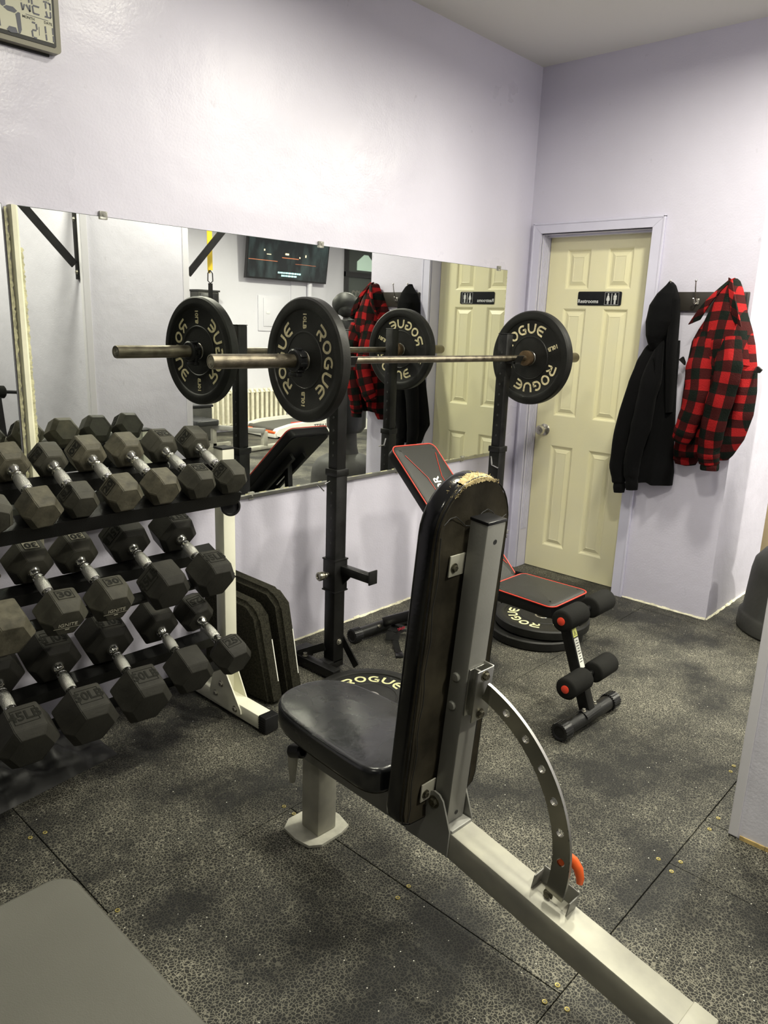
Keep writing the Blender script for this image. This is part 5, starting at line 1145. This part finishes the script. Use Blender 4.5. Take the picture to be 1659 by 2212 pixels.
for h_ in bounds:
    plain(cur, h_+hw, 6)
    # square block around the hole, ring of quads
    K = 24; o = len(mb.v); sq_ = []
    for i in range(K):
        t = 2*pi*i/K; dx, dy = cos(t), sin(t); m_ = max(abs(dx)/(hw*AR), abs(dy)/AW)
        sq_.append((dx/m_, dy/m_, dx*HR, dy*HR))
    for w_ in (-TH, TH):
        for (ox, oy, ix, iy) in sq_: mb.v.append(ap(AR+oy, h_-ox/AR, w_))
        for (ox, oy, ix, iy) in sq_: mb.v.append(ap(AR+iy, h_-ix/AR, w_))
    for i in range(K):
        j = (i+1) % K
        mb.f.append([o+i, o+j, o+K+j, o+K+i]); mb.f.append([o+2*K+i, o+3*K+i, o+3*K+j, o+2*K+j]); mb.f.append([o+K+i, o+K+j, o+3*K+j, o+3*K+i])
        if abs(abs(sq_[i][1])-AW) < 1e-6 and abs(abs(sq_[j][1])-AW) < 1e-6 and sq_[i][1]*sq_[j][1] > 0: mb.f.append([o+i, o+2*K+i, o+2*K+j, o+j])
    cur = h_-hw
plain(cur, ang1, 10)
p = [ap(AR-AW, ang0, -TH), ap(AR+AW, ang0, -TH), ap(AR+AW, ang0, TH), ap(AR-AW, ang0, TH)]; mb.add(p, [(0, 1, 2, 3)]); p = [ap(AR-AW, ang1, -TH), ap(AR+AW, ang1, -TH), ap(AR+AW, ang1, TH), ap(AR-AW, ang1, TH)]; mb.add(p, [(0, 1, 2, 3)])
arco = lb_('selector_arc', mb, 'plate_metal', None, 25)
mb = MB(); K = 48
for i in range(K):
    p, q = lerp(ang0, ang1, i/K), lerp(ang0, ang1, (i+1)/K); R0 = AR+AW+0.0003
    mb.add([ap(R0, p, -TH), ap(R0, p, TH), ap(R0, q, TH), ap(R0, q, -TH)], [(0, 1, 2, 3)])
lb_('bright_edge', mb, 'plate_edge', arco, 25)
# bracket on the beam that holds the arc, with the orange pull lever
zb0 = bmz(0.763); br = MB()
bd = Vector((1, 0, -0.170)).normalized(); bn = Vector((0.170, 0, 1)).normalized()
RB = Matrix((bd, OY, bn)).transposed(); cb_ = Vector((0.765, 0.012, bmz(0.765)))
br.box(cb_+OY*0.018+bn*0.020, (0.090, 0.003, 0.046), RB, 0.001); br.box(cb_-bd*0.0445+bn*0.018, (0.003, 0.036, 0.036), RB, 0.001); br.box(cb_+bd*0.0445+bn*0.018, (0.003, 0.036, 0.036), RB, 0.001)
bo_ = lb_('arc_socket', br, 'grey')
mb = MB(); bolt(mb, cb_-bd*0.010-OY*0.004+bn*0.004, (0, -1, 0.3), 0.008, 0.008); lb_('bolt', mb, 'boltdark', bo_)
mb = MB(); mb.lathe([(0, 0), (0, 0.0070), (0.030, 0.0070), (0.030, 0)], (0.784, -0.003, 0.360), (0, 1, 0), 18); lb_('lock_pin', mb, 'orange')
mb = MB(); mb.tube([(0.784, 0.026, 0.360), (0.794, 0.030, 0.352), (0.806, 0.032, 0.338), (0.812, 0.032, 0.320), (0.812, 0.032, 0.306)], [0.010, 0.012, 0.011, 0.009, 0.007], 14, flat=0.7); lb_('pull_lever', mb, 'orange')
# pivot ears
for s_ in (-1, 1):
    P = [(0.380, 0.232), (0.512, 0.232), (0.516, 0.300), (0.498, 0.352), (0.492, 0.368), (0.480, 0.380), (0.464, 0.383), (0.450, 0.376), (0.442, 0.362), (0.440, 0.340), (0.434, 0.318), (0.405, 0.308), (0.380, 0.300)]
    ear = lb_('pivot_ear', MB().prism(P, 0.0045, lambda a, b, c: (a, s_*0.0385+s_*c, b)), 'grey')
    mb = MB(); bolt(mb, (0.466, s_*0.043, 0.356), (0, s_, 0), 0.0105, 0.009); lb_('bolt', mb, 'boltdark', ear)

# ================================================================ FLAT BENCH CORNER, NEAREST THE CAMERA
fbn = thing('flat_bench', 'wide grey-black padded bench cut off at the bottom left corner', 'bench', (-3.65, -1.78, 0))
mb = MB(); pad_mesh(mb, rrect(-3.655, -1.755, 0.62, 0.99, 0.045, 8), 0.385, 0.452, lambda a, b, c: (a, b, c), 0.010, 0.002, nr=6); build('bench_pad', mb, 'benchfg', fbn, 60)
mb = MB(); mb.b2((-3.70, -2.2, 0.33), (-3.60, -1.35, 0.384), 0.003); build('bench_frame', mb, 'blacksteel', fbn)
for yy in (-2.15, -1.42):
    build('bench_leg', MB().b2((-3.68, yy-0.03, 0.05), (-3.62, yy+0.03, 0.335), 0.003), 'blacksteel', fbn); build('bench_foot', MB().b2((-3.88, yy-0.03, 0.001), (-3.42, yy+0.03, 0.052), 0.003), 'blacksteel', fbn)

# ================================================================ FOAM WEDGES BETWEEN RACK AND STAND
def slab(label, x, ang, pts, th):
    n_ = (cos(ang), sin(ang))
    mb = MB()
    def fn(a, b, c): return Vector((x+(a)*(-0.10)+c, a, b))
    bm = bmesh.new(); base = [bm.verts.new(fn(a, b, 0)) for a, b in pts]; f = bm.faces.new(base)
    ext = bmesh.ops.extrude_face_region(bm, geom=[f]); vs = [e for e in ext['geom'] if isinstance(e, bmesh.types.BMVert)]
    for v in vs: v.co.x += th
    bmesh.ops.recalc_face_normals(bm, faces=bm.faces); bmesh.ops.bevel(bm, geom=bm.edges[:], offset=0.016, segments=3, affect='EDGES')
    me = bpy.data.meshes.new('pad'); bm.to_mesh(me); bm.free(); me.materials.append(M['porous']); me.polygons.foreach_set('use_smooth', [True]*len(me.polygons)); me.set_sharp_from_angle(angle=radians(50))
    o = bpy.data.objects.new('foam_body', me); C.objects.link(o)
    t = thing('aerobic_step', label, 'exercise step', (x, -0.25, 0)); o.parent = t; me.transform(Matrix.Translation(-Vector((x, -0.25, 0))))
    f0, f1 = 0.25, 0.72; P_ = lambda f: Vector((0, lerp(pts[1][0], pts[2][0], f)-0.0006, lerp(pts[1][1], pts[2][1], f)))
    a0 = P_(f0); a1 = P_(f1); xx_ = x-0.10*pts[1][0]+th-0.020
    mb = MB(); mb.add([(xx_-0.002, a0.y, a0.z), (xx_+0.002, a0.y, a0.z), (xx_+0.002, a1.y, a1.z), (xx_-0.002, a1.y, a1.z)], [(0, 1, 2, 3)]); build('edge_sticker', mb, 'label', t, None)
    return t
slab('porous black foam step on its side beside the white rack post', -2.235, 0, [(-0.03, 0.002), (-0.415, 0.002), (-0.335, 0.345), (-0.285, 0.388), (-0.03, 0.41)], 0.070)
slab('porous black foam step on its side, next to the squat stand', -2.145, 0, [(-0.02, 0.002), (-0.425, 0.002), (-0.350, 0.375), (-0.295, 0.420), (-0.02, 0.44)], 0.070)

# ---- black heap on the floor under the rack
mb = MB(); nx, ny = 60, 26
for i in range(nx+1):
    for j in range(ny+1):
        u, v = i/nx, j/ny; x = lerp(-3.42, -2.76, u); y = lerp(-0.345-0.05*(1-u), -0.03, v)+0.04*u*(1-v)
        e = (sin(pi*min(1, max(0, u)))**0.5 if u > 0.5 else 1)*sin(pi*v)**0.6
        h = e*(0.085*(1-u*0.55)+0.05*noise.noise(Vector((x*9, y*14, 1)))+0.02*noise.noise(Vector((x*28, y*30, 4))))
        mb.v.append(Vector((x, y, max(0.001, h))))
for i in range(nx):
    for j in range(ny): a = i*(ny+1)+j; mb.f.append([a, a+1, a+ny+2, a+ny+1])
o = build('gym_bag', mb, mat('black_nylon', (0.012, 0.012, 0.012), 0.5, bump=0.6, bscale=30), None, 60); tag(o, 'crumpled black nylon bag lying flat under the dumbbell rack', 'bag'); rootcenter(o, (-3.1, -0.2, 0))
# ---- ankle strap on the floor
stp = thing('ankle_strap', 'black ankle strap with red lettering lying by the rear bench foot', 'strap', (-1.42, -0.36, 0))
mb = MB()
for (P, w_) in (([(-1.49, -0.44, 0.006), (-1.46, -0.40, 0.012), (-1.43, -0.36, 0.03), (-1.38, -0.33, 0.045), (-1.33, -0.315, 0.035), (-1.28, -0.31, 0.02)], 0.03), ([(-1.43, -0.33, 0.02), (-1.40, -0.31, 0.05), (-1.36, -0.30, 0.06), (-1.31, -0.29, 0.05)], 0.045)):
    for a, b in zip(P, P[1:]): mb.beam(a, b, w_, 0.004, (0, 0, 1), 0.001)
build('webbing', mb, 'web', stp)
mb = MB(); mb.box((-1.495, -0.445, 0.008), (0.045, 0.035, 0.010), Matrix.Rotation(0.8, 3, 'Z'), 0.003); build('buckle', mb, 'plastic', stp)
mb = MB(); 
for k in range(5): mb.box((-1.372+k*0.011, -0.3235, 0.055-k*0.001), (0.006, 0.002, 0.012+0.004*(k % 2)), Matrix.Rotation(0.3, 3, 'X'))
build('red_stitch', mb, mat('red_thread', (0.7, 0.05, 0.10), 0.6), stp, None)

# ================================================================ FREESTANDING PUNCH BAG AND GLOVE
px, py = 0.185, -1.640
pb = thing('punching_bag', 'freestanding black punching bag on a round dark plastic base', 'punching bag', (px, py, 0))
mb = MB(); mb.lathe([(0, 0), (0, 0.288), (0.010, 0.296), (0.075, 0.292), (0.085, 0.283), (0.095, 0.276), (0.30, 0.262), (0.355, 0.252), (0.405, 0.215), (0.440, 0.150), (0.455, 0.10), (0.50, 0.088), (0.66, 0.080), (0.66, 0)], (px, py, 0.001), (0, 0, 1), 56); build('weighted_base', mb, 'baseP', pb, 40)
mb = MB(); mb.lathe([(0.62, 0), (0.62, 0.12), (0.66, 0.150), (1.40, 0.152), (1.435, 0.145), (1.448, 0.10), (1.450, 0)], (px, py, 0), (0, 0, 1), 44); build('bag_body', mb, 'bagv', pb, 40)
gx, gy, gz = px-0.02, py+0.02, 1.452
gl = thing('boxing_glove', 'black boxing glove resting on top of the punching bag', 'boxing glove', (gx, gy, gz))
def blob(c, r, seed=0, R=None, n=22):
    mb = MB(); R = R or Matrix.Identity(3)
    for i in range(n+1):
        ph = pi*i/n
        for j in range(n*2):
            th = pi*j/n; v = Vector((sin(ph)*cos(th)*r[0], sin(ph)*sin(th)*r[1], cos(ph)*r[2])); k = 1+0.07*noise.noise(v*14+Vector((seed, 0, 0)))
            mb.v.append(Vector(c)+R @ (v*k))
    m_ = n*2
    for i in range(n):
        for j in range(m_): q = (j+1) % m_; mb.f.append([i*m_+j, i*m_+q, (i+1)*m_+q, (i+1)*m_+j])
    return mb
GR = Matrix.Rotation(radians(-40), 3, 'Z') @ Matrix.Rotation(radians(-18), 3, 'Y')
build('mitt', blob((gx-0.030, gy-0.010, gz+0.108), (0.108, 0.092, 0.082), 1, GR), 'glove', gl, 60)
build('thumb', blob((gx+0.030, gy+0.060, gz+0.118), (0.062, 0.034, 0.036), 2, GR), 'glove', gl, 60)
build('palm_pad', blob((gx-0.060, gy+0.040, gz+0.062), (0.060, 0.060, 0.050), 3, GR), 'glove', gl, 60)
dd = Vector((-0.10, 1.0, -0.05)).normalized(); mb = MB(); mb.lathe([(0, 0.052), (0.02, 0.058), (0.085, 0.058), (0.092, 0.053), (0.092, 0.046), (0.04, 0.040), (0.04, 0)], Vector((gx+0.030, gy+0.010, gz+0.060)), tuple(dd), 28); build('cuff', mb, 'glove', gl, 40)

# ================================================================ REST OF THE GYM, SEEN IN THE MIRROR
# pull-up station on the partition
for sx_, x0, lab in ((-1, -1.690, 'black steel pull-up bar bracket on the near side of the partition'), (1, -0.98, 'black steel pull-up bar bracket on the far side of the partition')):
    pu = thing('pull_up_bracket', lab, 'bracket', (x0, -1.99, 1.62))
    yb = -1.975
    build('wall_plate', MB().b2((x0+sx_*0.001, yb-0.022, 1.62), (x0+sx_*0.012, yb+0.022, 2.32), 0.002), 'blacksteel', pu)
    xa = x0+sx_*0.012
    build('diagonal_brace', MB().beam((xa+sx_*0.012, yb, 1.70), (xa+sx_*0.52, yb, 2.24), 0.010, 0.045, (0, 0, 1)), 'blacksteel', pu)
    build('top_arm', MB().b2((xa, yb-0.022, 2.235), (xa+sx_*0.58, yb+0.022, 2.285), 0.002), 'blacksteel', pu)
    build('grip_bar', MB().cyl((xa+sx_*0.55, yb-0.62, 2.26), (xa+sx_*0.55, yb+0.10, 2.26), 0.016, 18), 'blacksteel', pu)
    for zz in (1.66, 1.95, 2.2): build('bolt', bolt(MB(), (x0+sx_*0.012, yb, zz), (sx_, 0, 0), 0.009, 0.008), 'bolt', pu)
# suspension trainer
for (tx, ty, lab) in ((-0.745, -2.035, 'yellow and black suspension strap hanging beside the partition'), (-2.26, -2.35, 'yellow and black suspension strap seen in the left mirror')):
    tr_ = thing('suspension_strap', lab, 'strap', (tx, ty, 1.3))
    mb = MB(); mb.b2((tx-0.019, ty-0.003, 1.74), (tx+0.019, ty+0.003, 2.24)); mb.b2((tx-0.012, ty-0.010, 1.72), (tx+0.006, ty-0.005, 1.86)); build('yellow_webbing', mb, 'yellow', tr_, None)
    mb = MB(); mb.tube([(tx, ty, 1.74), (tx-0.018, ty, 1.72), (tx-0.020, ty, 1.67), (tx, ty, 1.655), (tx+0.020, ty, 1.67), (tx+0.018, ty, 1.72)], 0.004, 8, True); build('carabiner', mb, 'plastic', tr_)
    mb = MB(); mb.b2((tx-0.016, ty-0.003, 1.56), (tx+0.016, ty+0.003, 1.655)); mb.tube([(tx-0.012, ty, 1.57), (tx-0.020, ty, 1.50), (tx-0.012, ty, 1.46), (tx-0.022, ty, 1.40), (tx-0.020, ty, 1.28)], 0.004, 6); mb.tube([(tx+0.012, ty, 1.57), (tx+0.016, ty, 1.42), (tx+0.018, ty, 1.24)], 0.004, 6); build('black_webbing', mb, 'web', tr_)
    for q in (-0.02, 0.018):
        mb = MB(); mb.cyl((tx+q, ty-0.06, 1.24), (tx+q, ty+0.06, 1.24), 0.014, 14); mb.tube([(tx+q, ty-0.05, 1.24), (tx+q, ty, 1.30), (tx+q, ty+0.05, 1.24)], 0.006, 8); build('handle', mb, 'web', tr_)
# television
tv = thing('television', 'wall-mounted flat television playing a dark night scene', 'television', (2.85, -5.5, 1.9))
def tvp(a, b, c):   # a across 0..1.34, b up 0..0.78, c forward; leaning forward a little
    return Vector((2.16+a, -5.50+0.16*b/0.78*0+c+0.10*(b/0.78), 1.925+b))
mb = MB(); mb.b2((0, 0, 0), (1, 1, 1)); mb.v = [tvp(v.x*1.36, v.y*0.78, -0.03+v.z*0.045) for v in mb.v]; build('tv_body', mb, 'plastic', tv, None)
def screen_mat():
    m = bpy.data.materials.new('night_scene_screen'); m.use_nodes = True; n, l = nt(m); b = n['Principled BSDF']
    tc = n.new('ShaderNodeTexCoord'); ns = n.new('ShaderNodeTexNoise'); ns.inputs['Scale'].default_value = 5; ns.inputs['Detail'].default_value = 6
    mp = n.new('ShaderNodeMapping'); mp.inputs['Scale'].default_value = (1.6, 1, 0.6); l.new(tc.outputs['Object'], mp.inputs[0]); l.new(mp.outputs[0], ns.inputs['Vector'])
    r = n.new('ShaderNodeValToRGB'); r.color_ramp.elements[0].position = 0.45; r.color_ramp.elements[0].color = (0.004, 0.008, 0.009, 1); r.color_ramp.elements[1].position = 0.75; r.color_ramp.elements[1].color = (0.050, 0.080, 0.075, 1)
    l.new(ns.outputs['Fac'], r.inputs[0]); l.new(r.outputs[0], b.inputs['Emission Color']); b.inputs['Emission Strength'].default_value = 1.0
    b.inputs['Base Color'].default_value = (0.01, 0.01, 0.01, 1); b.inputs['Roughness'].default_value = 0.12; return m
mb = MB(); mb.add([tvp(0.015, 0.02, 0.0165), tvp(1.345, 0.02, 0.0165), tvp(1.345, 0.765, 0.0165), tvp(0.015, 0.765, 0.0165)], [(0, 1, 2, 3)]); build('tv_screen', mb, screen_mat(), tv, None)
def spot(a, b, w_, h_): sm_.add([tvp(a, b, 0.018), tvp(a+w_, b, 0.018), tvp(a+w_, b+h_, 0.018), tvp(a, b+h_, 0.018)], [(0, 1, 2, 3)])
sm_ = MB(); spot(0.02, 0.225, 0.46, 0.006); spot(0.55, 0.275, 0.28, 0.009); spot(0.78, 0.215, 0.36, 0.004); build('orange_lights', sm_, emit('orange_light', (0.6, 0.20, 0.09), 0.6), tv, None)
sm_ = MB(); spot(0.60, 0.315, 0.06, 0.022); spot(0.25, 0.34, 0.02, 0.02); spot(0.84, 0.29, 0.018, 0.018); spot(0.94, 0.31, 0.02, 0.03); spot(0.30, 0.30, 0.07, 0.008); build('white_lights', sm_, emit('white_light', (1.0, 0.85, 0.5), 1.3), tv, None)
sm_ = MB(); random.seed(4)
for row, a0, a1 in ((0.085, 0.50, 0.86), (0.050, 0.56, 0.80)):
    a = a0
    while a < a1: w_ = random.uniform(0.012, 0.05); spot(a, row, w_, 0.020); a += w_+0.008
build('subtitle_line', sm_, emit('subtitle_light', (0.45, 0.85, 0.85), 1.6), tv, None)
mb = MB(); mb.b2((2.6, -5.6, 2.05), (3.0, -5.52, 2.5)); build('wall_mount', mb, 'blacksteel', tv, None)
# electrical panel
ep = thing('electrical_panel', 'white painted electrical panel door on the wall under the television', 'electrical panel', (2.65, -5.6, 1.28))
build('panel_frame', MB().b2((2.43, -5.599, 1.28), (2.93, -5.585, 1.73), 0.004), 'wallfar', ep)
dr = build('panel_door', MB().b2((2.51, -5.585, 1.34), (2.85, -5.575, 1.70), 0.004), 'wallfar', ep)
build('latch', MB().b2((2.55, -5.575, 1.50), (2.61, -5.568, 1.53), 0.002), 'signwht', dr)
# pipe and pier
pc = MB(); pc.cyl((3.27, -5.54, 0), (3.27, -5.54, 1.95), 0.035, 24); st('trim_5', pc, M['wallfar'], None, 35)
st('wall_pier', MB().b2((2.98, YB, 0), (3.62, -5.585, HC)), 'wallfar')
# radiator
rd = thing('radiator', 'cream cast-iron column radiator low on the wall behind the treadmill', 'radiator', (2.2, -5.5, 0))
for k in range(17):
    x = 1.55+k*0.078; mb = MB()
    for dy in (-5.545, -5.49): mb.tube([(x, dy, 0.09), (x, dy, 0.50)], 0.021, 10)
    mb.tube([(x, -5.55, 0.495), (x, -5.535, 0.53), (x, -5.50, 0.53), (x, -5.485, 0.495)], 0.022, 10); mb.tube([(x, -5.55, 0.11), (x, -5.52, 0.085), (x, -5.485, 0.11)], 0.022, 10)
    build('radiator_column', mb, 'radiator', rd, 50)
mb = MB(); mb.cyl((1.52, -5.52, 0.10), (2.87, -5.52, 0.10), 0.018, 12); mb.cyl((1.52, -5.52, 0.50), (2.83, -5.52, 0.50), 0.016, 12); mb.b2((1.55, -5.54, 0.0), (1.58, -5.50, 0.09)); mb.b2((2.78, -5.54, 0.0), (2.81, -5.50, 0.09)); build('connecting_pipe', mb, 'radiator', rd, 40)
mb = MB(); mb.cyl((2.90, -5.52, 0.0), (2.90, -5.52, 0.26), 0.016, 12); mb.cyl((2.90, -5.52, 0.26), (2.90, -5.52, 0.29), 0.024, 12); mb.cyl((2.90, -5.52, 0.31), (2.90, -5.52, 0.325), 0.034, 14); build('valve', mb, 'brass', rd, 40)
# treadmill
td = thing('treadmill', 'white low walking treadmill with orange trim in front of the radiator', 'treadmill', (2.9, -5.1, 0))
mb = MB()
prof = [(2.05, 0.03), (2.12, 0.015), (2.55, 0.010), (2.75, 0.0), (3.65, 0.0), (3.68, 0.12), (3.55, 0.20), (2.45, 0.165), (2.30, 0.155), (2.08, 0.115), (2.03, 0.07)]
for (ya, yb_) in ((-4.74, -4.83), (-5.37, -5.46)): mb.prism(prof, abs(yb_-ya), lambda a, b, c: (a, ya-c, b+0.002))
build('side_cover', mb, 'tmwhite', td)
mb = MB(); mb.prism([(2.07, 0.05), (2.12, 0.03), (3.6, 0.03), (3.55, 0.16), (2.30, 0.13), (2.10, 0.105)], 0.54, lambda a, b, c: (a, -4.83-c, b)); build('deck', mb, 'belt', td)
mb = MB(); mb.cyl((2.12, -4.83, 0.09), (2.12, -5.37, 0.09), 0.035, 20); build('rear_roller', mb, 'belt', td)
build('end_cover', MB().b2((2.02, -4.75, 0.012), (2.075, -5.45, 0.062), 0.006), 'tmwhite', td)
build('orange_trim', MB().b2((2.016, -4.76, 0.066), (2.07, -4.98, 0.090), 0.004).b2((2.016, -5.25, 0.066), (2.07, -5.44, 0.090), 0.004), 'orange', td)
mb = MB(); put_text(mb, 'FULLAFITT', 0.060, (2.82, -4.7385, 0.115), (-1, 0, 0), (0, 0, 1), 0.0005, 0.001, 1.15); build('brand_lettering', mb, 'ink', td, None)
build('red_line', MB().b2((2.35, -4.835, 0.166), (3.5, -4.842, 0.176)), 'red', td, None)
# grey bench frame on the floor
gb = thing('grey_bench', 'grey tube frame bench with black end caps before the treadmill', 'bench', (1.4, -4.4, 0))
mb = MB(); mb.beam((1.43, -4.20, 0.215), (1.10, -4.72, 0.225), 0.06, 0.05, (0, 0, 1), 0.003); build('main_tube', mb, 'grey', gb)
build('front_post', MB().b2((1.41, -4.245, 0.05), (1.465, -4.19, 0.21), 0.002), 'greyworn', gb)
build('foot_tube', MB().beam((1.20, -4.19, 0.032), (1.70, -4.25, 0.032), 0.055, 0.045, (0, 0, 1), 0.006), 'greyworn', gb)
build('foot_cap', MB().beam((1.12, -4.18, 0.030), (1.21, -4.19, 0.030), 0.065, 0.055, (0, 0, 1), 0.010).beam((1.69, -4.25, 0.030), (1.78, -4.26, 0.030), 0.065, 0.055, (0, 0, 1), 0.010), 'plastic', gb)
build('rear_support', MB().beam((1.10, -4.71, 0.0), (1.10, -4.71, 0.21), 0.05, 0.05, (1, 0, 0), 0.002).beam((0.88, -4.71, 0.02), (1.32, -4.71, 0.02), 0.05, 0.04), 'greyworn', gb)
mb = MB(); pad_mesh(mb, rrect(0.98, -4.86, 0.30, 0.50, 0.05, 6), 0.255, 0.315, lambda a, b, c: (a, b, c), 0.012, 0.003); build('bench_pad', mb, 'bagv', gb, 50)
# dark cabinet and wall box
dk = thing('equipment_box', 'dark grey equipment box on the floor beside the radiator', 'box', (1.22, -5.25, 0))
build('box_body', MB().b2((1.02, -5.40, 0.0), (1.36, -5.10, 0.40), 0.015), 'baseP', dk); build('box_lid', MB().b2((1.01, -5.41, 0.40), (1.37, -5.09, 0.43), 0.008), 'plastic', dk)
sk = thing('wall_speaker', 'dark grey wall speaker box beside the suspension strap', 'speaker', (1.56, -5.5, 1.4))
build('speaker_body', MB().b2((1.42, -5.599, 1.38), (1.71, -5.42, 1.725), 0.008), 'baseP', sk); build('speaker_top', MB().b2((1.41, -5.599, 1.725), (1.72, -5.41, 1.745), 0.003), 'ink', sk)
build('grille', MB().b2((1.44, -5.42, 1.40), (1.69, -5.414, 1.705), 0.003), 'plastic', sk)
# window on the back wall
wn = MB(); wn.b2((3.99, -5.599, 0.9), (4.64, -5.592, HC-0.12)); wo = st('window_1', wn, 'glass')
build('window_frame', MB().b2((3.97, -5.6, 0.88), (4.03, -5.56, HC-0.1)).b2((4.60, -5.6, 0.88), (4.66, -5.56, HC-0.1)).b2((3.97, -5.6, 2.06), (4.66, -5.55, 2.13)).b2((3.97, -5.6, 0.88), (4.66, -5.56, 0.93)), mat('dark_window_frame', (0.03, 0.03, 0.03), 0.4), wo, None)
build('lit_lamp_shade', MB().prism([(4.22, 2.16), (4.58, 2.16), (4.58, 2.26), (4.44, 2.38), (4.36, 2.38), (4.22, 2.28)], 0.01, lambda a, b, c: (a, -5.59+c, b)), 'lit', wo, None)
mb = MB(); put_text(mb, 'num', 0.30, (4.34, -5.588, 1.83), (-1, 0, 0), (0, 0, 1), 0.002, 0.004, 0.9); build('window_lettering', mb, mat('grey_vinyl_letters', (0.17, 0.17, 0.15), 0.5), wo, None)
build('paper_notice', MB().b2((4.42, -5.591, 1.42), (4.62, -5.587, 1.52)), 'signwht', wo, None)
# alcove furniture glimpsed at the right edge
cbn = thing('storage_cabinet', 'dark cabinet with beige side glimpsed past the alcove wall', 'cabinet', (1.6, -0.9, 0))
build('cabinet_body', MB().b2((1.25, -1.15, 0.0), (2.1, -0.4, 0.75), 0.004), mat('dark_brown_wood', (0.035, 0.025, 0.02), 0.5), cbn); build('cabinet_side', MB().b2((1.17, -1.19, 0.0), (1.25, -0.4, 0.78), 0.004), 'beige', cbn)

# ceiling fixtures for every lamp, the added west fill included
lamp0 = None
for i, (lx, ly, e) in enumerate(LAMPS):
    if lamp0 is None:
        lamp0 = thing('ceiling_light', None, None, (0, 0, 0), 0.0)
        mb = MB(); mb.lathe([(0, 0), (0, 0.15), (-0.020, 0.15), (-0.028, 0.142), (-0.028, 0.125), (-0.018, 0.122)], n=40); build('lamp_housing', mb, 'signwht', lamp0)
        mb = MB(); mb.lathe([(-0.018, 0.0), (-0.018, 0.122)], n=40); build('lamp_diffuser', mb, 'diff', lamp0)
        t = lamp0
    else: t = copy_tree(lamp0)
    t.location = (lx, ly, HC-0.001); tag(t, 'round white flush ceiling light out of the photo frame', 'ceiling light', 'round ceiling lights')

# padded machine bar that only the left mirror shows
mc = thing('exercise_machine', 'black padded bar of a machine showing in the left mirror', 'exercise machine', (-1.97, -2.6, 0))
build('round_pad', MB().lathe([(0, 0), (0, 0.030), (0.008, 0.040), (0.15, 0.040), (0.158, 0.030), (0.158, 0)], (-1.925, -2.6, 0.925), (-1, 0, 0.08), 26), 'eva', mc, 50)
build('pad_bar', MB().cyl((-1.845, -2.6, 0.920), (-2.10, -2.6, 0.940), 0.011, 16), 'blacksteel', mc)
build('bar_tip', MB().cyl((-1.838, -2.6, 0.9195), (-1.850, -2.6, 0.9205), 0.015, 16), 'plastic', mc)
build('upright', MB().beam((-1.985, -2.6, 0.93), (-1.93, -2.6, 0.03), 0.05, 0.05, (0, 1, 0), 0.003), 'blacksteel', mc)
build('base', MB().b2((-1.96, -2.85, 0.001), (-1.90, -2.35, 0.05), 0.003), 'blacksteel', mc)
